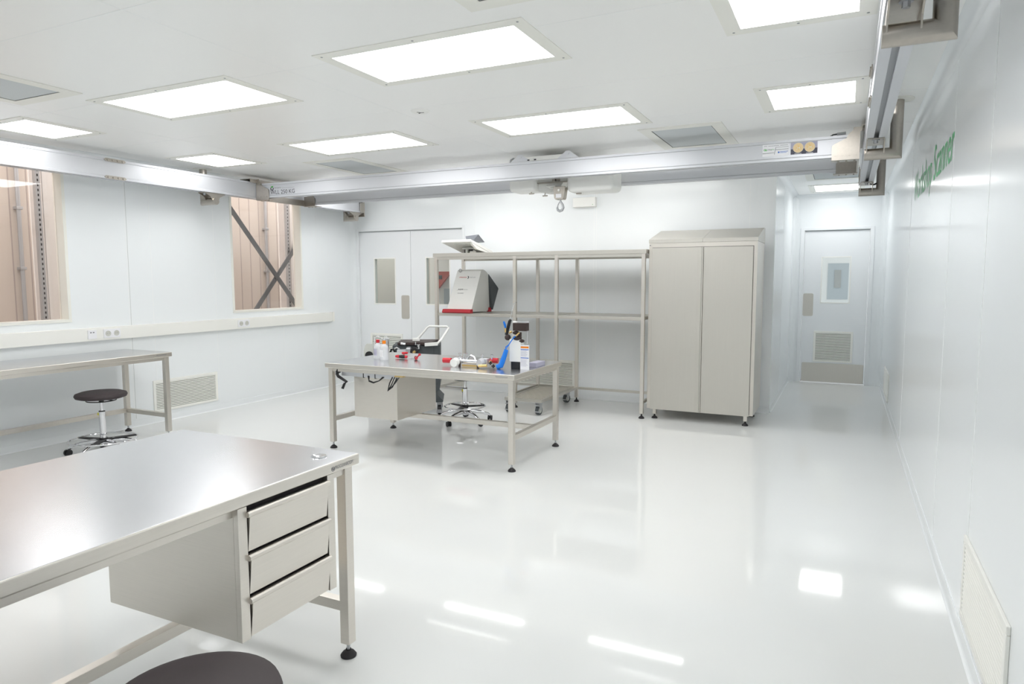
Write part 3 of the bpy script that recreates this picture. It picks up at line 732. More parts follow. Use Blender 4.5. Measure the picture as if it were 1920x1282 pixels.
hp = [(-2.408, 2.184), (-2.406, 2.165), (-2.385, 2.135), (-2.378, 2.108), (-2.390, 2.085), (-2.412, 2.078), (-2.432, 2.088), (-2.438, 2.108), (-2.434, 2.120)]
hk = MB().tube([(p[0], 6.0, p[1]) for p in hp], [0.009, 0.009, 0.011, 0.012, 0.013, 0.013, 0.012, 0.010, 0.005], seg=10)
hk.tube([(-2.413, 6.0, 2.163), (-2.428, 6.0, 2.14), (-2.434, 6.0, 2.118)], 0.0045, seg=8)
hk.build('hook', 'galv', HO)
# emergency light box on back wall
el = thing('emergency_light', 'white box-shaped emergency light high on the back wall below the hoist', 'emergency light', (-2.8, YB, 2.29))
MB().box(-2.945, -2.665, YB-0.07, YB, 2.295, 2.405, 0.006).build('housing', 'white', el)
MB().box(-2.70, -2.69, YB-0.0715, YB-0.07, 2.315, 2.32).build('indicator', 'greenink', el, smooth=False)

# ================================================================= WALL LETTERING
wl = text('Workshop Scanner', 'green', None, (XR-0.0008, 6.44, 1.985), (0, -1, 0), (0, 0, 1), 2.26, 0.285, name='wall_lettering', ext=0.0006)
tag(wl, 'green vinyl wall lettering reading Workshop Scanner on right wall', 'lettering')

# ================================================================= WALL DUCT AND SOCKETS
wdz = thing('wall_duct', 'cream cable duct running along the left wall below the windows', 'cable duct', (XL, 3, 0.885))
MB().box(XL, XL+0.055, YF, 7.27, 0.888, 1.008, 0.004).build('trunking', 'cream', wdz)
MB().box(XL+0.055, XL+0.0565, YF, 7.27, 0.905, 0.992).build('cover_strip', 'cream', wdz, smooth=False)
MB().box(XL, XL+0.060, 7.27, 7.31, 0.884, 1.012, 0.004).build('end_cap', 'cream', wdz)
def socket(y0, n, label):
    t = thing('power_socket', label, 'socket', (XL+0.058, y0, 0.905), 'sockets set in the cable duct')
    w = 0.082*n
    MB().box(XL+0.057, XL+0.066, y0, y0+w, 0.908, 0.99, 0.002).build('frame', 'paper', t)
    for k in range(n):
        yc = y0+0.041+0.082*k
        MB().lathe([(0.026, 0), (0.026, 0.004), (0.022, 0.004), (0.021, -0.006+0.007), (0, 0.001)], (XL+0.066, yc, 0.949), 22, axis='x').build('socket_face', 'socket', t)
        MB().cyl((XL+0.0672, yc-0.009, 0.949), (XL+0.0682, yc-0.009, 0.949), 0.003, seg=8).cyl((XL+0.0672, yc+0.009, 0.949), (XL+0.0682, yc+0.009, 0.949), 0.003, seg=8).build('contact_holes', 'greyink', t)
socket(4.08, 2, 'double white power socket above the left wall table')
socket(5.66, 2, 'double white power socket under the left edge of the braced window')
ds = thing('data_outlet', 'white square data outlet in the duct left of the double socket', 'socket', (XL+0.058, 3.94, 0.905))
MB().box(XL+0.057, XL+0.066, 3.93, 4.012, 0.908, 0.99, 0.002).build('frame', 'paper', ds)
MB().box(XL+0.066, XL+0.0665, 3.95, 3.965, 0.962, 0.972).box(XL+0.066, XL+0.0665, 3.975, 3.99, 0.962, 0.972).build('ports', 'greyink', ds, smooth=False)

# ================================================================= TABLES
def foot(b, x, y, zt=0.05):
    b.lathe([(0, 0), (0.030, 0), (0.031, 0.006), (0.022, 0.018), (0.010, 0.025), (0.010, 0.03)], (x, y, 0), 20)
def table(loc, x0, x1, y0, y1, zt, label, inset=0.02, leg=0.042, stretch='H', group='stainless steel work tables', tt=0.042, deck='steelt'):
    t = thing('work_table', label, 'table', loc, group)
    b = MB().box(x0, x1, y0, y1, zt-tt, zt, 0.006, seg=3)
    for f in b.b.faces:
        f.normal_update()
        if abs(f.normal.z) < 0.9: f.material_index = 1
    b.build('tabletop', [deck, 'steel'], t)
    lx = (x0+inset, x1-inset-leg); ly = (y0+inset, y1-inset-leg)
    for xx in lx:
        for yy in ly:
            l = MB().box(xx, xx+leg, yy, yy+leg, 0.055, zt-tt, 0.003).build('leg', 'steel', t)
            MB().cyl((xx+leg/2, yy+leg/2, 0.025), (xx+leg/2, yy+leg/2, 0.055), 0.007, seg=10).build('threaded_rod', 'galv', l)
            f = MB(); foot(f, xx+leg/2, yy+leg/2); f.build('foot', 'rubber', l)
    # apron under the top
    a = MB(); q = 0.03
    a.box(lx[0]+leg, lx[1], ly[0]+0.008, ly[0]+0.034, zt-tt-q, zt-tt).box(lx[0]+leg, lx[1], ly[1]+0.008, ly[1]+0.034, zt-tt-q, zt-tt)
    a.box(lx[0]+0.008, lx[0]+0.034, ly[0]+leg, ly[1], zt-tt-q, zt-tt).box(lx[1]+0.008, lx[1]+0.034, ly[0]+leg, ly[1], zt-tt-q, zt-tt)
    a.build('apron', 'steel', t, smooth=False)
    return t, lx, ly
def rail3(b, p0, p1): b.box(*[c for pr in zip(p0, p1) for c in pr], 0.002)
S0, S1 = 0.185, 0.225
# front table
FT, lx, ly = table((-2.1, 1.15, 0), -2.60, -1.635, 0.25, 2.045, 0.795, 'large steel work table with three drawers in the left foreground')
leg = 0.042
for yy in ly:
    MB().box(lx[0]+leg, lx[1], yy+0.002, yy+0.040, S0, S1, 0.002).build('stretcher', 'steel', FT)
MB().box(-2.135, -2.095, ly[0]+leg, ly[1], S0, S1, 0.002).build('stretcher', 'steel', FT)
text('PROCLEANROOM', 'greyink', FT, (-1.635+0.0004, 1.905, 0.766), (0, 1, 0), (0, 0, 1), 0.10, 0.013)
MB().ring((-1.6345, 1.895, 0.770), 0.0075, 0.0012, 20, 'x', 6).sphere((-1.6345, 1.895, 0.770), 0.003).build('emblem', 'greyink', FT)
MB().lathe([(0, 0.797), (0.018, 0.797), (0.024, 0.800), (0.028, 0.7995), (0.030, 0.7955), (0.030, 0.795)], (-1.735, 1.935, 0), 28).build('grommet', 'chrome', FT)
# drawer unit hanging below the front table
def drawer_unit(t, x0, x1, y0, y1, z0, z1, face):
    """face: '+x' drawers look to +x ; 'none' plain back"""
    b = MB()
    if face == '+x':
        b.box(x0, x1-0.02, y0, y1, z0, z1, 0.002)
        b.box(x1-0.02, x1, y0, y0+0.036, z0, z1, 0.0015).box(x1-0.02, x1, y1-0.036, y1, z0, z1, 0.0015)
        u = b.build('drawer_box', 'steel', t)
        MB().box(x1-0.0199, x1-0.0185, y0+0.037, y1-0.037, z0+0.004, z1).build('recess', 'gap', u, smooth=False)
        n = 3; top = z1-0.012; h = (top-z0)/n; a, c = y0+0.040, y1-0.040
        for k in range(n):
            zb = z0+k*h+0.004; zt_ = z0+(k+1)*h-0.004
            # slightly tilted front : bottom edge flush, top leaning out, rolled grip along the top
            p = [(x1-0.016, zb), (x1-0.004, zb), (x1+0.008, zt_-0.020), (x1+0.010, zt_-0.008), (x1+0.006, zt_), (x1-0.006, zt_+0.0), (x1-0.016, zt_-0.012)]
            d = MB().prism(p, 'y', a, c).build('drawer', 'steel', t)
            MB().tube([(x1+0.004, a-0.008, zt_-0.010), (x1+0.004, c+0.006, zt_-0.010)], 0.010, seg=14).build('grip', 'steel', d)
    else:
        u = b.box(x0, x1, y0, y1, z0, z1, 0.002).build('drawer_box', 'steel', t)
drawer_unit(FT, -2.275, -1.640, 1.465, 1.905, 0.325, 0.752, '+x')
# left wall table
LT, lx, ly = table((-5.85, 3.4, 0), -6.20, -5.545, 2.48, 4.28, 0.79, 'narrow steel work table against the left wall under the cable duct')
for yy in ly: MB().box(lx[0]+leg, lx[1], yy+0.002, yy+0.040, S0, S1, 0.002).build('stretcher', 'steel', LT)
MB().box(lx[0]+0.001, lx[0]+0.041, ly[0]+leg, ly[1], S0, S1, 0.002).build('stretcher', 'steel', LT)
text('PROCLEANROOM', 'greyink', LT, (-5.545+0.0004, 4.12, 0.766), (0, 1, 0), (0, 0, 1), 0.10, 0.011)
# middle table
MT, lx, ly = table((-3.08, 5.0, 0), -3.975, -2.180, 4.535, 5.490, 0.742, 'steel work table in mid room carrying bottles and fittings')
for xx in lx: MB().box(xx+0.002, xx+0.040, ly[0]+leg, ly[1], 0.235, 0.275, 0.002).build('stretcher', 'steel', MT)
MB().box(lx[0]+0.040, lx[1]+0.002, 4.985, 5.025, 0.235, 0.275, 0.002).build('stretcher', 'steel', MT)
text('PROCLEANROOM', 'greyink', MT, (-2.335, 4.535-0.0002, 0.716), (1, 0, 0), (0, 0, 1), 0.10, 0.011)
drawer_unit(MT, -3.765, -3.32, 4.66, 5.26, 0.275, 0.700, 'none')
b = MB().box(-3.85, -3.30, 4.60, 4.645, 0.630, 0.672, 0.004).build('lift_tube', 'alu', MT)
for xx in (-3.62, -3.50): MB().box(xx, xx+0.006, 4.596, 4.649, 0.626, 0.674).build('strap', 'black', MT, smooth=False)
b = MB().cyl((-3.868, 4.60, 0.665), (-3.868, 4.56, 0.665), 0.012, seg=14).tube([(-3.864, 4.575, 0.69), (-3.872, 4.57, 0.645), (-3.86, 4.57, 0.628), (-3.80, 4.565, 0.603), (-3.762, 4.56, 0.588)], [0.013, 0.014, 0.013, 0.011, 0.010], seg=10)
b.cyl((-3.765, 4.56, 0.592), (-3.772, 4.545, 0.575), 0.006, seg=8).cyl((-3.772, 4.545, 0.578), (-3.785, 4.53, 0.532), 0.010, 0.012, seg=12)
b.build('crank_handle', 'black', MT)
b = MB()
for k in range(3): b.tube([(-3.57+k*0.006, 4.60, 0.645), (-3.55, 4.585, 0.61-k*0.004), (-3.50, 4.58, 0.598-k*0.003), (-3.45, 4.59, 0.612), (-3.42+k*0.008, 4.60, 0.645)], 0.004, seg=6)
b.tube([(-3.32, 4.60, 0.650), (-3.34, 4.585, 0.60), (-3.355, 4.58, 0.535), (-3.31, 4.58, 0.57), (-3.275, 4.60, 0.645)], 0.005, seg=6)
b.tube([(-3.30, 4.60, 0.650), (-3.32, 4.585, 0.59), (-3.35, 4.58, 0.545), (-3.285, 4.58, 0.60), (-3.255, 4.60, 0.65)], 0.004, seg=6)
b.build('cables', 'black', MT)
MB().box(-3.30, -3.22, 4.598, 4.64, 0.652, 0.690).build('connector', 'brass', MT)

# ================================================================= STOOLS
def stool(loc, zs, zr, rr, label, rot=0.0, first=None):
    x, y = loc; t = thing('swivel_stool', label, 'stool', (x, y, 0), 'round black swivel stools')
    sr = 0.195
    prof = [(0, zs-0.055), (sr-0.03, zs-0.055), (sr-0.008, zs-0.048), (sr, zs-0.032), (sr-0.006, zs-0.016), (sr-0.04, zs-0.004), (sr-0.10, zs), (0, zs+0.001)]
    MB().lathe(prof, (x, y, 0), 44).build('seat', 'seat', t)
    b = MB().ring((x, y, zs-0.075), 0.11, 0.0045, 36)
    for a in (0.4, 0.4+PI): b.tube([(x, y, zs-0.07), (x+0.11*math.cos(a), y+0.11*math.sin(a), zs-0.075)], 0.004, seg=6)
    b.build('lift_ring', 'black', t)
    MB().cyl((x, y, zs-0.09), (x, y, zs-0.055), 0.019, seg=20).build('seat_mount', 'black', t)
    zm = zs-0.17
    MB().cyl((x, y, zm), (x, y, zs-0.09), 0.013, seg=20).build('piston', 'chrome', t)
    MB().cyl((x, y, zm-0.004), (x, y, zm+0.006), 0.024, seg=20).build('collar', 'black', t)
    MB().cyl((x, y, 0.11), (x, y, zm), 0.025, seg=24).build('column', 'chrome', t)
    MB().box(x-0.0235, x-0.008, y-0.0235, y-0.018, zm-0.03, zm-0.008).build('sticker', 'yellow', t, smooth=False)
    fr = MB().ring((x, y, zr), rr, 0.0075, 56).build('foot_ring', 'chrome', t)
    b = MB()
    for k in range(3):
        a = rot+0.35+2*PI*k/3; d = Vector((math.cos(a), math.sin(a), 0)); n = Vector((-d.y, d.x, 0))
        p = Vector((x, y, zr-0.004)); w0, w1 = 0.030, 0.018
        q = [p+n*w0+d*0.015, p+d*(rr-0.004)+n*w1, p+d*(rr-0.004)-n*w1, p-n*w0+d*0.015]
        b.hull8([v+Vector((0, 0, 0.006)) for v in q], [v-Vector((0, 0, 0.004)) for v in q])
    b.cyl((x, y, zr-0.02), (x, y, zr+0.012), 0.034, seg=20)
    b.build('ring_spokes', 'black', fr, smooth=False)
    base = MB().cyl((x, y, 0.075), (x, y, 0.125), 0.030, 0.026, seg=24)
    for k in range(5):
        a = rot+2*PI*k/5; d = Vector((math.cos(a), math.sin(a), 0)); p = Vector((x, y, 0))
        base.tube([p+d*0.015+Vector((0, 0, 0.10)), p+d*0.08+Vector((0, 0, 0.108)), p+d*0.17+Vector((0, 0, 0.095)), p+d*0.24+Vector((0, 0, 0.070)), p+d*0.262+Vector((0, 0, 0.056))], [0.023, 0.021, 0.018, 0.016, 0.012], seg=12)
    base.build('star_base', 'chrome', t)
    for k in range(5):
        a = rot+2*PI*k/5; d = Vector((math.cos(a), math.sin(a), 0)); p = Vector((x, y, 0))+d*0.262
        e = Vector((math.cos(a+1.1), math.sin(a+1.1), 0)); n = Vector((-e.y, e.x, 0))
        c = p+e*0.012+Vector((0, 0, 0.025))
        MB().cyl(c-n*0.022, c-n*0.006, 0.025, seg=20).cyl(c+n*0.006, c+n*0.022, 0.025, seg=20).cyl(c-n*0.007, c+n*0.007, 0.010, seg=12).cyl(p+Vector((0, 0, 0.03)), p+Vector((0, 0, 0.058)), 0.008, seg=10).build('caster', 'black', t)
    return t
stool((-3.44, 6.00), 0.515, 0.165, 0.205, 'round stool with chrome star base under the mid-room table', rot=math.radians(-100))
stool((-5.535, 3.585), 0.528, 0.125, 0.25, 'round black-seated stool in front of the narrow wall table', rot=math.radians(-70))
stool((-1.311, 1.026), 0.515, 0.18, 0.205, 'dark brown stool seat cut by the bottom edge below the drawers', rot=0.3)

# ================================================================= SHELVING RACK
RK = thing('shelving_rack', 'long open stainless steel shelving rack along the back wall', 'shelf', (-3.1, 7.25, 0))
rx0, rx1, ry0, ry1, rz = -4.392, -1.835, 6.925, 7.61, 1.752
MB().box(rx0, rx1, ry0, ry1, rz-0.045, rz, 0.004).build('top_shelf', 'steelh', RK)
MB().box(rx0+0.04, rx1-0.02, ry0+0.006, ry0+0.032, rz-0.075, rz-0.045).box(rx0+0.04, rx1-0.02, ry1-0.03, ry1-0.006, rz-0.075, rz-0.045).build('top_rail', 'steelh', RK, smooth=False)
ps = 0.038
posts = ((-4.375, 1), (-3.348, 1), (-2.845, 1), (-1.885, 1))
for px, _ in posts:
    for yy in (ry0+0.004, ry1-0.004-ps):
        l = MB().box(px, px+ps, yy, yy+ps, 0.05, rz-0.045, 0.003).build('post', 'steel', RK)
        f = MB(); foot(f, px+ps/2, yy+ps/2); f.cyl((px+ps/2, yy+ps/2, 0.02), (px+ps/2, yy+ps/2, 0.05), 0.008, seg=10); f.build('foot', 'rubber', l)
for a, c in ((posts[0][0]+ps, posts[1][0]), (posts[1][0]+ps, posts[2][0]), (posts[2][0]+ps, posts[3][0])):
    MB().box(a, c, ry0+0.012, ry1-0.012, 1.020, 1.055, 0.003).build('middle_shelf', 'steelh', RK)
    MB().box(a, c, ry1-0.036, ry1-0.010, 0.150, 0.178, 0.002).build('lower_rail', 'steelh', RK)
for px, _ in posts: MB().box(px+0.006, px+0.032, ry0+ps+0.004, ry1-ps-0.004, 0.150, 0.178, 0.002).build('lower_rail', 'steelh', RK)

# ================================================================= CABINET
CB = thing('steel_cabinet', 'tall two-door stainless steel cabinet with sloping top', 'cabinet', (-1.3, 7.3, 0))
cx0, cx1, cy0, cy1, cz0, cz1 = -1.826, -0.770, 7.00, 7.60, 0.105, 1.812
MB().box(cx0, cx1, cy0+0.001, cy1, cz0, cz1, 0.002).build('body', 'steel', CB)
MB().box(cx0+0.034, cx1-0.034, cy0-0.0006, cy0+0.001, cz0+0.01, 1.768).build('door_gap', 'gap', CB, smooth=False)
xm = -1.289
for x0, x1, hx in ((cx0+0.037, xm-0.004, -1), (xm+0.004+0.010, cx1-0.037, 1)):
    MB().box(x0, x1, cy0-0.016, cy0-0.001, cz0-0.004, 1.764, 0.0025).build('door', 'steelh', CB)
hd = MB().box(xm-0.040, xm-0.002, cy0-0.022, cy0-0.0165, cz0-0.004, 1.764, 0.002).box(xm+0.001, xm+0.013, cy0-0.030, cy0-0.001, cz0-0.004, 1.764, 0.002)
hd.build('grip_strip', 'steelh', CB)
for a, c in ((cx0-0.003, xm-0.001), (xm+0.001, cx1+0.003)):
    MB().prism([(cy0-0.004, cz1+0.001), (cy1, cz1+0.001), (cy1, 1.968), (cy0+0.50, 1.968), (cy0-0.004, cz1+0.036)], 'x', a, c).build('sloping_lid', 'steelh', CB, smooth=False)
MB().box(cx0+0.006, cx0+0.018, cy0-0.0005, cy0+0.0005, 1.785, 1.795).build('emblem', 'greyink', CB, smooth=False)
for xx in (cx0+0.06, cx1-0.06-0.03):
    for yy in (cy0+0.015, cy1-0.065):
        l = MB().box(xx, xx+0.034, yy, yy+0.034, 0.045, cz0, 0.002).build('leg', 'steel', CB)
        f = MB(); foot(f, xx+0.017, yy+0.017); f.cyl((xx+0.017, yy+0.017, 0.02), (xx+0.017, yy+0.017, 0.046), 0.008, seg=10); f.build('foot', 'rubber', l)

# ================================================================= FLOOR DOLLY
DL = thing('platform_dolly', 'low steel platform dolly with four casters beneath the rack', 'dolly', (-2.98, 6.9, 0))
dx0, dx1, dy0, dy1, dz = -3.300, -2.862, 6.62, 7.54, 0.168
b = MB()
for q in ((dx0, dx1, dy0, dy0+0.03), (dx0, dx1, dy1-0.03, dy1), (dx0, dx0+0.03, dy0+0.03, dy1-0.03), (dx1-0.03, dx1, dy0+0.03, dy1-0.03)): b.box(*q, dz-0.032, dz, 0.002)
b.build('frame', 'steelh', DL)
b = MB(); n = 14
for k in range(n):
    yy = dy0+0.055+k*(dy1-dy0-0.11)/(n-1)
    b.box(dx0+0.03, dx1-0.03, yy-0.013, yy+0.013, dz-0.024, dz-0.004, 0.003)
b.build('deck_bars', 'steel', DL)
for (xx, yy, a) in ((dx0+0.045, dy0+0.05, 0.25), (dx1-0.045, dy0+0.05, 0.15), (dx0+0.045, dy1-0.05, -0.2), (dx1-0.045, dy1-0.05, 0.3)):
    e = Vector((math.sin(a), math.cos(a), 0)); n_ = Vector((e.y, -e.x, 0)); c = Vector((xx, yy, 0.050))-e*0.012
    w = MB().cyl(c-n_*0.016, c+n_*0.016, 0.050, seg=28).build('caster_wheel', 'charcoal', DL)
    MB().cyl(c-n_*0.019, c+n_*0.019, 0.030, seg=24).build('hub', 'lightgrey', w)
    k = MB().box(xx-0.036, xx+0.036, yy-0.036, yy+0.036, dz-0.040, dz-0.032)
    for sgn in (-1, 1):
        p = c+n_*0.025*sgn
        k.hull8([p+e*0.02+n_*0.002, p-e*0.02+n_*0.002, p-e*0.02-n_*0.002, p+e*0.02-n_*0.002], [q+Vector((0, 0, dz-0.040-0.050)) for q in (p+e*0.03+n_*0.002, p-e*0.03+n_*0.002, p-e*0.03-n_*0.002, p+e*0.03-n_*0.002)])
    k.box(xx-0.03, xx+0.03, yy-0.062, yy-0.045, 0.100, 0.110).box(xx-0.032, xx+0.032, yy-0.070, yy-0.054, 0.035, 0.045)
    k.build('caster_fork', 'galv', w, smooth=False)

# ================================================================= LEAK TESTER ON SHELF
UN = thing('vacuum_instrument', 'white sloping vacuum instrument with red base on the middle shelf', 'instrument', (-4.03, 7.15, 1.055))
zb = 1.056
def taper(x0, x1, x0t, x1t, prof, par, name, m):
    b = MB(); zmin = min(p[1] for p in prof); zmax = max(p[1] for p in prof); A, B = [], []
    for yy, zz in prof:
        f = (zz-zmin)/(zmax-zmin)
        A.append(b.b.verts.new((x0+(x0t-x0)*f, yy, zz))); B.append(b.b.verts.new((x1+(x1t-x1)*f, yy, zz)))
    fs = [b.b.faces.new(A), b.b.faces.new(list(reversed(B)))]
    for i in range(len(prof)): j = (i+1) % len(prof); fs.append(b.b.faces.new((A[i], B[i], B[j], A[j])))
    return b.build(name, m, par)
body = taper(-4.235, -3.905, -4.165, -3.845, [(6.965, zb+0.012), (7.43, zb+0.012), (7.30, 1.505), (7.25, 1.535), (7.19, 1.556), (7.15, 1.562), (7.125, 1.556), (7.11, 1.54)], UN, 'housing', 'offwhite')
MB().prism([(6.915, zb), (6.975, zb), (6.975, zb+0.045), (6.925, zb+0.045), (6.905, zb+0.012)], 'x', -4.262, -3.885).build('front_bumper', 'darkred', UN, smooth=False)
MB().box(-3.925, -3.885, 7.39, 7.445, zb, zb+0.05, 0.003).box(-4.24, -4.20, 7.39, 7.445, zb, zb+0.05, 0.003).build('rear_foot', 'darkred', UN)
taper(-4.20, -3.86, -4.15, -3.845, [(7.432, 1.08), (7.565, 1.33), (7.555, 1.345), (7.30, 1.508)], UN, 'rear_cover', 'charcoal')
# writing on the sloping front; front plane from (y6.965,z1.068) to (y7.11,z1.54)
fu = Vector((0, 7.11-6.965, 1.54-1.068)).normalized(); 
def fp(x, s): return Vector((x, 6.965, 1.068))+fu*s+Vector((0, -0.0015, 0.0005))
text('PFEIFFER', 'redink', body, fp(-4.125, 0.415), (1, 0, 0), fu, 0.098, 0.013)
text('VACUUM', 'greyink', body, fp(-3.985, 0.415), (1, 0, 0), fu, 0.075, 0.013)
pa = fp(-4.015, 0.405)
MB().hull8([pa, pa+Vector((0.010, 0, 0)), pa+fu*0.016+Vector((0.020, 0, 0)), pa+fu*0.016+Vector((0.010, 0, 0))], [q+Vector((0, -0.001, 0)) for q in (pa, pa+Vector((0.010, 0, 0)), pa+fu*0.016+Vector((0.020, 0, 0)), pa+fu*0.016+Vector((0.010, 0, 0)))]).hull8([pa+fu*0.032, pa+fu*0.032+Vector((0.010, 0, 0)), pa+fu*0.016+Vector((0.020, 0, 0)), pa+fu*0.016+Vector((0.010, 0, 0))], [q+Vector((0, -0.001, 0)) for q in (pa+fu*0.032, pa+fu*0.032+Vector((0.010, 0, 0)), pa+fu*0.016+Vector((0.020, 0, 0)), pa+fu*0.016+Vector((0.010, 0, 0)))]).build('emblem', 'ink', body, smooth=False)
text('_ASM', 'ink', body, fp(-4.14, 0.262), (1, 0, 0), fu, 0.085, 0.020)
text('Modul Dry', 'greyink', body, fp(-4.05, 0.266), (1, 0, 0), fu, 0.060, 0.010)
text('SCANNER', 'greyink', body, fp(-4.12, 0.222), (1, 0, 0), fu, 0.080, 0.010)
MB().ring((-4.12, 7.10, 1.552), 0.018, 0.003, 20, 'y', 6).build('clip', 'greyink', body)

# terminal lying on top of the rack
TM = thing('control_terminal', 'white tilted control terminal with dark flap on top of the rack', 'terminal', (-4.1, 7.2, rz))
MB().hull8([(-4.295, 6.965, 1.880), (-3.905, 6.965, 1.883), (-3.905, 7.50, 1.762), (-4.295, 7.50, 1.762)], [(-4.295, 6.972, 1.906), (-3.905, 6.972, 1.909), (-3.905, 7.52, 1.79), (-4.295, 7.52, 1.79)]).build('tray', 'white', TM, smooth=False)
MB().hull8([(-3.935, 6.98, 1.876), (-3.905, 6.98, 1.876), (-3.905, 7.50, 1.753), (-3.935, 7.50, 1.753)], [(-3.935, 7.12, 1.80), (-3.905, 7.12, 1.80), (-3.905, 7.49, 1.752), (-3.935, 7.49, 1.752)]).build('side_wall', 'white', TM, smooth=False)
MB().box(-4.16, -3.95, 7.03, 7.07, 1.855, 1.866, 0.002).box(-4.13, -3.96, 7.16, 7.21, 1.80, 1.828, 0.004).box(-4.05, -4.02, 7.10, 7.20, 1.753, 1.80, 0.003).box(-3.99, -3.96, 7.10, 7.2, 1.753, 1.79, 0.003).build('mounting_rib', 'lightgrey', TM)
MB().box(-4.075, -4.05, 7.12, 7.17, 1.753, 1.80, 0.003).build('cable_plug', 'black', TM)
MB().cyl((-4.0, 7.10, 1.79), (-3.95, 7.10, 1.79), 0.012, seg=10).build('cable_plug', 'black', TM)
MB().hull8([(-4.055, 7.13, 1.915), (-3.955, 7.13, 1.912), (-3.865, 7.20, 1.880), (-3.93, 7.20, 1.880)], [(-4.068, 7.14, 1.955), (-3.895, 7.14, 1.972), (-3.855, 7.22, 1.885), (-3.92, 7.22, 1.885)]).build('flap', 'midgrey', TM, smooth=False)

# ================================================================= LEAK DETECTOR CART BEHIND THE TABLE
LX, LY = -3.87, 6.22
LC = thing('equipment_cart', 'charcoal wheeled equipment cart with white push handle behind the table', 'cart', (LX, LY, 0))
def U(u): return LX-u
def V(d): return LY+d
MB().prism([(U(0), 0.32), (U(0.012), 0.255), (U(0.06), 0.24), (U(0.06), 0.75), (U(0), 0.75)], 'y', V(0), V(0.44)).box(U(0.06), U(0.50), V(0.0), V(0.44), 0.24, 0.75, 0.004).build('housing', 'charcoal', LC, smooth=False)
MB().box(U(0.505), U(0.80), V(0.02), V(0.42), 0.24, 0.66, 0.006).build('rear_housing', 'lightgrey', LC)
MB().box(U(0.05), U(0.78), V(0.03), V(0.41), 0.14, 0.24, 0.004).prism([(U(-0.03), 0.150), (U(-0.028), 0.138), (U(0.06), 0.132), (U(0.06), 0.235), (U(0.05), 0.235)], 'y', V(0), V(0.44)).build('chassis', 'charcoal', LC, smooth=False)
MB().hull8([(U(0.445), V(-0.02), 0.756), (U(0.09), V(-0.02), 0.756), (U(0.03), V(0.36), 0.756), (U(0.44), V(0.36), 0.756)], [(U(0.445), V(-0.02), 0.782), (U(0.09), V(-0.02), 0.782), (U(0.03), V(0.36), 0.782), (U(0.44), V(0.36), 0.782)]).build('lid_tray', 'dark', LC, smooth=False)
MB().tube([(U(0.30), V(0.16), 0.800), (U(0.25), V(0.16), 0.806), (U(0.235), V(0.16), 0.815), (U(0.135), V(0.16), 0.930), (U(0.115), V(0.16), 0.942), (U(-0.075), V(0.13), 0.940), (U(-0.095), V(0.12), 0.925), (U(-0.020), V(0.0), 0.815), (U(0.01), V(-0.03), 0.785), (U(0.035), V(-0.035), 0.765)], 0.0115, seg=12).box(U(0.30), U(0.22), V(0.14), V(0.18), 0.783, 0.812, 0.004).build('push_handle', 'white', LC)
MB().hull8([(U(0.158), V(-0.045), 0.742), (U(0.158), V(-0.045), 0.776), (U(0.02), V(-0.045), 0.786), (U(0.02), V(-0.045), 0.750)], [(U(0.158), V(-0.022), 0.742), (U(0.158), V(-0.022), 0.776), (U(0.02), V(-0.022), 0.786), (U(0.02), V(-0.022), 0.750)]).build('handle_mount', 'white', LC, smooth=False)
MB().prism([(U(0.800), 0.56), (U(0.798), 0.70), (U(0.785), 0.755), (U(0.765), 0.773), (U(0.70), 0.775), (U(0.70), 0.56)], 'y', V(-0.03), V(0.02)).build('side_cover', 'lightgrey', LC, smooth=False)
MB().cyl((U(0.742), V(-0.031), 0.652), (U(0.742), V(-0.042), 0.652), 0.042, seg=24).build('fan_opening', 'black', LC)
MB().cyl((U(0.557), V(0.02), 0.66), (U(0.557), V(0.02), 0.815), 0.016, seg=16).cyl((U(0.557), V(0.02), 0.815), (U(0.557), V(0.02), 0.824), 0.027, seg=20).build('inlet_flange', 'chrome', LC)
MB().box(U(0.446), U(0.351), V(-0.10), V(-0.001), 0.60, 0.712, 0.004).build('valve_box', 'alu', LC)
MB().box(U(0.352), U(0.298), V(-0.14), V(-0.001), 0.655, 0.738, 0.018, seg=4).build('pump_head', 'galv', LC)
MB().cyl((U(0.262), V(-0.14), 0.695), (U(0.262), V(-0.02), 0.695), 0.042, seg=28).build('pump_cover', 'black', LC)
MB().cyl((U(0.272), V(-0.146), 0.685), (U(0.250), V(-0.150), 0.705), 0.014, seg=12).build('brass_fitting', 'brass', LC)
b = MB().cyl((U(0.225), V(-0.03), 0.715), (U(0.225), V(-0.03), 0.757), 0.013, seg=14).cyl((U(0.225), V(-0.03), 0.757), (U(0.225), V(-0.03), 0.766), 0.021, seg=18).cyl((U(0.41), V(-0.035), 0.775), (U(0.36), V(-0.035), 0.768), 0.013, seg=12).cyl((U(0.255), V(-0.03), 0.79), (U(0.255), V(-0.03), 0.757), 0.008, seg=12)
b.tube([(U(0.50), V(-0.05), 0.66), (U(0.475), V(-0.05), 0.72), (U(0.45), V(-0.05), 0.735), (U(0.42), V(-0.05), 0.715)], 0.009)
b.build('pipe_fittings', 'chrome', LC)
MB().tube([(U(0.53), V(-0.04), 0.66), (U(0.505), V(-0.05), 0.715), (U(0.485), V(-0.05), 0.72), (U(0.47), V(-0.05), 0.66)], 0.011).build('hose', 'black', LC)
MB().tube([(U(0.69), V(0.0), 0.772), (U(0.685), V(0.0), 0.835), (U(0.655), V(0.0), 0.852), (U(0.62), V(0.0), 0.835), (U(0.585), V(0.0), 0.812)], 0.004).tube([(U(0.59), V(0.0), 0.76), (U(0.585), V(0.0), 0.84), (U(0.565), V(0.0), 0.85), (U(0.545), V(0.0), 0.825)], 0.004).build('clear_tube', 'paper', LC)
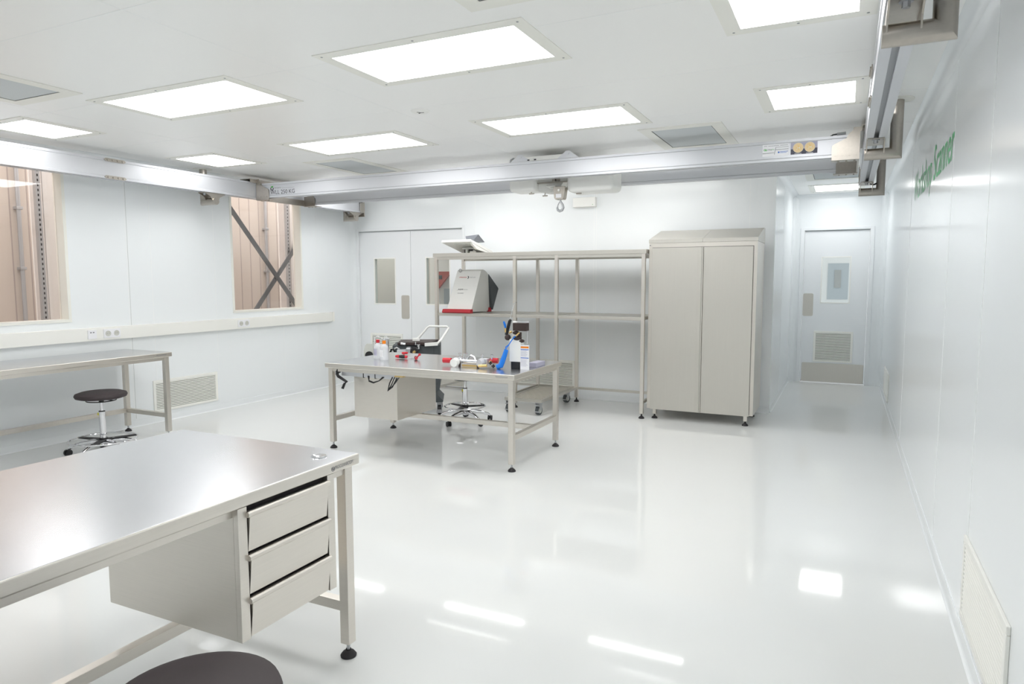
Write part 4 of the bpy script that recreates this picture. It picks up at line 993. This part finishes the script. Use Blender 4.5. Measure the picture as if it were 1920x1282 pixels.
for (xx, yy) in ((U(0.012), V(0.03)), (U(0.74), V(0.04)), (U(0.012), V(0.38)), (U(0.74), V(0.38))):
    w = MB().cyl((xx-0.018, yy, 0.05), (xx+0.018, yy, 0.05), 0.05, seg=26).build('caster_wheel', 'black', LC)
    MB().box(xx-0.026, xx-0.021, yy-0.03, yy+0.03, 0.05, 0.132, 0.002).box(xx+0.021, xx+0.026, yy-0.03, yy+0.03, 0.05, 0.132, 0.002).box(xx-0.028, xx+0.028, yy-0.035, yy+0.035, 0.120, 0.132, 0.002).prism([(xx-0.032, 0.025), (xx+0.032, 0.025), (xx+0.028, 0.06), (xx-0.028, 0.06)], 'y', yy-0.072, yy-0.055).build('caster_fork', 'galv', w)
LC.rotation_euler = (0, 0, math.radians(30))

# ================================================================= THINGS ON THE MIDDLE TABLE
ZT = 0.742
def bottle(x, y, capm, label):
    t = thing('plastic_bottle', label, 'bottle', (x, y, ZT), 'clear bottles on the middle table')
    MB().lathe([(0, 0.0), (0.036, 0.0), (0.038, 0.004), (0.038, 0.105), (0.034, 0.122), (0.018, 0.138), (0.014, 0.142), (0.014, 0.146), (0, 0.146)], (x, y, ZT), 28).build('body', 'bottle', t)
    MB().lathe([(0, 0.143), (0.0165, 0.143), (0.0165, 0.168), (0.0155, 0.170), (0, 0.170)], (x, y, ZT), 24).build('cap', capm, t)
    b = MB()
    for i in range(7):
        a0, a1 = -2.3+i*0.16, -2.3+(i+1)*0.16
        b.poly([(x+0.0385*math.cos(a0), y+0.0385*math.sin(a0), ZT+0.03), (x+0.0385*math.cos(a1), y+0.0385*math.sin(a1), ZT+0.03), (x+0.0385*math.cos(a1), y+0.0385*math.sin(a1), ZT+0.09), (x+0.0385*math.cos(a0), y+0.0385*math.sin(a0), ZT+0.09)])
    b.build('label', 'mauve' if capm == 'red' else 'paper', t)
bottle(-3.752, 4.985, 'red', 'clear plastic bottle with a red cap, left of its twin')
bottle(-3.640, 4.925, 'orange', 'clear plastic bottle with an orange cap')
def clamp(x, y, a, label):
    t = thing('hand_clamp', label, 'clamp', (x, y, ZT), 'red and black hand clamps')
    d = Vector((math.cos(a), math.sin(a), 0)); n = Vector((-d.y, d.x, 0)); o = Vector((x, y, ZT+0.018))
    MB().tube([o-d*0.035, o, o+d*0.03], [0.013, 0.017, 0.014], seg=12).build('grip', 'black', t)
    MB().tube([o-d*0.075, o-d*0.05, o-d*0.033], [0.010, 0.015, 0.014], seg=12).tube([o+d*0.03, o+d*0.048], [0.015, 0.012], seg=12).build('collar', 'red', t)
    p = o+n*0.03+Vector((0, 0, 0.028))
    MB().tube([p-d*0.025, p+d*0.03+Vector((0, 0, 0.004))], 0.010, seg=10).tube([o, p], 0.006, seg=8).build('lever', 'red', t)
    MB().tube([o+d*0.04, o+d*0.08+n*0.02-Vector((0, 0, 0.012)), o+d*0.12+n*0.01-Vector((0, 0, 0.012))], 0.0035, seg=6).build('wire', 'galv', t)
clamp(-3.545, 5.07, 0.0, 'red and black hand clamp right beside the orange-capped bottle')
clamp(-3.375, 5.03, -0.9, 'red and black hand clamp further right, pointing at the camera')

GM = thing('valve_manifold', 'steel valve manifold with red knobs and round gauges on the table', 'manifold', (-2.70, 4.80, ZT))
zc = ZT+0.045
MB().cyl((-2.80, 4.82, zc), (-2.62, 4.82, zc), 0.015, seg=18).cyl((-2.80, 4.82, zc), (-2.79, 4.82, zc), 0.024, seg=18).cyl((-2.63, 4.82, zc), (-2.62, 4.82, zc), 0.024, seg=18).build('cross_pipe', 'chrome', GM)
MB().box(-2.855, -2.80, 4.80, 4.85, zc-0.018, zc+0.025, 0.003).build('valve_body', 'alu', GM)
MB().box(-2.62, -2.55, 4.80, 4.85, zc-0.02, zc+0.03, 0.004).build('valve_body', 'alu', GM)
MB().tube([(-2.75, 4.84, zc+0.01), (-2.74, 4.845, zc+0.035), (-2.715, 4.85, zc+0.045), (-2.69, 4.845, zc+0.03), (-2.675, 4.84, zc+0.01)], 0.010).build('bent_pipe', 'chrome', GM)
for xx in (-2.825, -2.785, -2.765, -2.618, -2.53): MB().cyl((xx, 4.85, zc), (xx, 4.85, zc+0.055), 0.007, seg=10).cyl((xx, 4.85, zc+0.055), (xx, 4.85, zc+0.060), 0.012, seg=12).build('port', 'chrome', GM)
MB().cyl((-2.955, 4.80, zc), (-2.885, 4.81, zc), 0.021, seg=20).build('knob', 'red', GM)
MB().cyl((-2.885, 4.81, zc), (-2.855, 4.815, zc), 0.009, seg=12).build('spindle', 'dark', GM)
MB().cyl((-2.545, 4.86, zc+0.012), (-2.485, 4.87, zc+0.012), 0.021, seg=20).build('knob', 'red', GM)
MB().cyl((-2.825, 4.79, ZT+0.040), (-2.825, 4.745, ZT+0.034), 0.033, seg=28).build('gauge', 'white', GM)
MB().cyl((-2.59, 4.80, ZT+0.045), (-2.60, 4.765, ZT+0.04), 0.032, seg=28).build('gauge', 'alu', GM)
MB().cyl((-2.87, 4.78, zc-0.004), (-2.845, 4.785, zc-0.004), 0.013, seg=10).box(-2.78, -2.63, 4.80, 4.81, ZT+0.003, ZT+0.02, 0.002).cyl((-2.60, 4.755, ZT+0.02), (-2.53, 4.765, ZT+0.026), 0.011, seg=10).cyl((-2.54, 4.83, zc), (-2.52, 4.83, zc), 0.012, seg=8).build('brass_fitting', 'brass', GM)
for px_, pz_ in ((-2.512, zc+0.0), (-2.487, ZT+0.022)):
    MB().cyl((px_, 4.79, pz_-0.014), (px_+0.002, 4.79, pz_+0.014), 0.006, seg=8).cyl((px_-0.014, 4.79, pz_), (px_+0.014, 4.79, pz_), 0.006, seg=8).build('star_knob', 'black', GM)
MB().cyl((-2.80, 4.80, ZT), (-2.80, 4.80, zc), 0.01, seg=8).cyl((-2.63, 4.80, ZT), (-2.63, 4.80, zc), 0.01, seg=8).build('support', 'dark', GM)

GS = thing('gas_tester', 'white upright gas dosing unit with dark head and folded instruction card', 'gas unit', (-2.32, 4.88, ZT))
MB().box(-2.385, -2.285, 4.87, 4.93, ZT+0.055, ZT+0.235, 0.006).box(-2.382, -2.340, 4.915, 4.93, ZT+0.235, ZT+0.372, 0.004).build('back_plate', 'white', GS)
MB().box(-2.385, -2.240, 4.925, 4.935, ZT+0.355, ZT+0.374, 0.003).cyl((-2.257, 4.93, ZT+0.20), (-2.257, 4.93, ZT+0.36), 0.004, seg=8).build('bracket', 'alu', GS)
MB().box(-2.372, -2.30, 4.872, 4.925, ZT, ZT+0.055, 0.004).build('base_block', 'black', GS)
MB().box(-2.350, -2.236, 4.86, 4.925, ZT+0.302, ZT+0.364, 0.003).build('regulator_head', 'dark', GS)
MB().sphere((-2.330, 4.885, ZT+0.285), 0.022, sc=(1.4, 1, 0.7)).sphere((-2.318, 4.88, ZT+0.245), 0.026, sc=(1.5, 1, 0.8)).cyl((-2.30, 4.89, ZT+0.21), (-2.30, 4.89, ZT+0.29), 0.014, seg=12).sphere((-2.285, 4.885, ZT+0.222), 0.018, sc=(1.5, 1, 0.8)).cyl((-2.302, 4.885, ZT+0.155), (-2.302, 4.885, ZT+0.19), 0.011, seg=12).build('regulator_body', 'dark', GS)
MB().cyl((-2.302, 4.885, ZT+0.188), (-2.302, 4.885, ZT+0.205), 0.011, seg=12).build('brass_fitting', 'brass', GS)
card = MB().box(-2.284, -2.208, 4.862, 4.866, ZT, ZT+0.192).box(-2.284, -2.280, 4.866, 4.90, ZT, ZT+0.192).build('instruction_card', 'paper', GS, smooth=False)
b = MB().box(-2.280, -2.212, 4.8612, 4.8618, ZT+0.168, ZT+0.182).build('printed_band', 'orange', card, smooth=False)
b = MB()
for z in (ZT+0.154, ZT+0.088): b.box(-2.280, -2.212, 4.8612, 4.8618, z, z+0.006)
b.build('printed_band', 'blueink', card, smooth=False)
b = MB(); z = ZT+0.148
while z > ZT+0.02:
    if abs(z-(ZT+0.09)) > 0.01: b.box(-2.279, -2.279+random.uniform(0.045, 0.066), 4.8612, 4.8618, z, z+0.0018)
    z -= 0.0072
b.build('printed_text', 'mauve', card, smooth=False)
# hand gun with blue lever, blue hose
HG = thing('blow_gun', 'black spray gun with blue lever and long thin nozzle', 'spray gun', (-2.40, 4.89, ZT+0.25))
MB().tube([(-2.425, 4.90, ZT+0.265), (-2.41, 4.90, ZT+0.32), (-2.395, 4.90, ZT+0.375), (-2.385, 4.90, ZT+0.388)], [0.013, 0.013, 0.013, 0.010], seg=12).build('gun_body', 'black', HG)
MB().sphere((-2.412, 4.90, ZT+0.245), 0.026, sc=(1, 0.8, 0.95)).build('knob', 'dark', HG)
MB().tube([(-2.392, 4.90, ZT+0.385), (-2.372, 4.90, ZT+0.46), (-2.355, 4.90, ZT+0.515), (-2.33, 4.90, ZT+0.53)], 0.0022, seg=6).build('nozzle', 'chrome', HG)
MB().tube([(-2.428, 4.89, ZT+0.32), (-2.430, 4.885, ZT+0.345), (-2.438, 4.88, ZT+0.373)], [0.007, 0.010, 0.007], seg=10).build('lever', 'blue', HG)
MB().cyl((-2.428, 4.892, ZT+0.285), (-2.428, 4.89, ZT+0.32), 0.008, seg=10).cyl((-2.4, 4.9, ZT+0.28), (-2.385, 4.915, ZT+0.29), 0.009, seg=8).build('brass_fitting', 'brass', HG)
BH = thing('coiled_hose', 'bright blue air hose sleeve leaning from regulator down to the table', 'hose', (-2.42, 4.84, ZT))
MB().tube([(-2.455, 4.80, ZT+0.016), (-2.425, 4.80, ZT+0.028), (-2.415, 4.81, ZT+0.06), (-2.400, 4.82, ZT+0.11), (-2.390, 4.83, ZT+0.155)], [0.021, 0.023, 0.021, 0.019, 0.017], seg=16).build('sleeve', 'blue', BH)
MB().tube([(-2.392, 4.83, ZT+0.15), (-2.397, 4.835, ZT+0.175), (-2.375, 4.84, ZT+0.19), (-2.36, 4.845, ZT+0.215), (-2.335, 4.85, ZT+0.25), (-2.318, 4.852, ZT+0.262)], 0.0045, seg=8).tube([(-2.412, 4.82, ZT+0.11), (-2.40, 4.825, ZT+0.15), (-2.372, 4.84, ZT+0.19)], 0.003, seg=6).build('air_hose', 'blue', BH)
MB().cyl((-2.318, 4.852, ZT+0.262), (-2.29, 4.86, ZT+0.290), 0.006, seg=10).build('brass_fitting', 'brass', BH)
bx_ = thing('small_box', 'small grey box on the table right of the instruction card', 'box', (-2.235, 5.12, ZT))
MB().box(-2.285, -2.215, 5.02, 5.20, ZT, ZT+0.035, 0.003).build('carton', 'mauve', bx_)  # grey carton; tint of the viewing glass is put into its colour
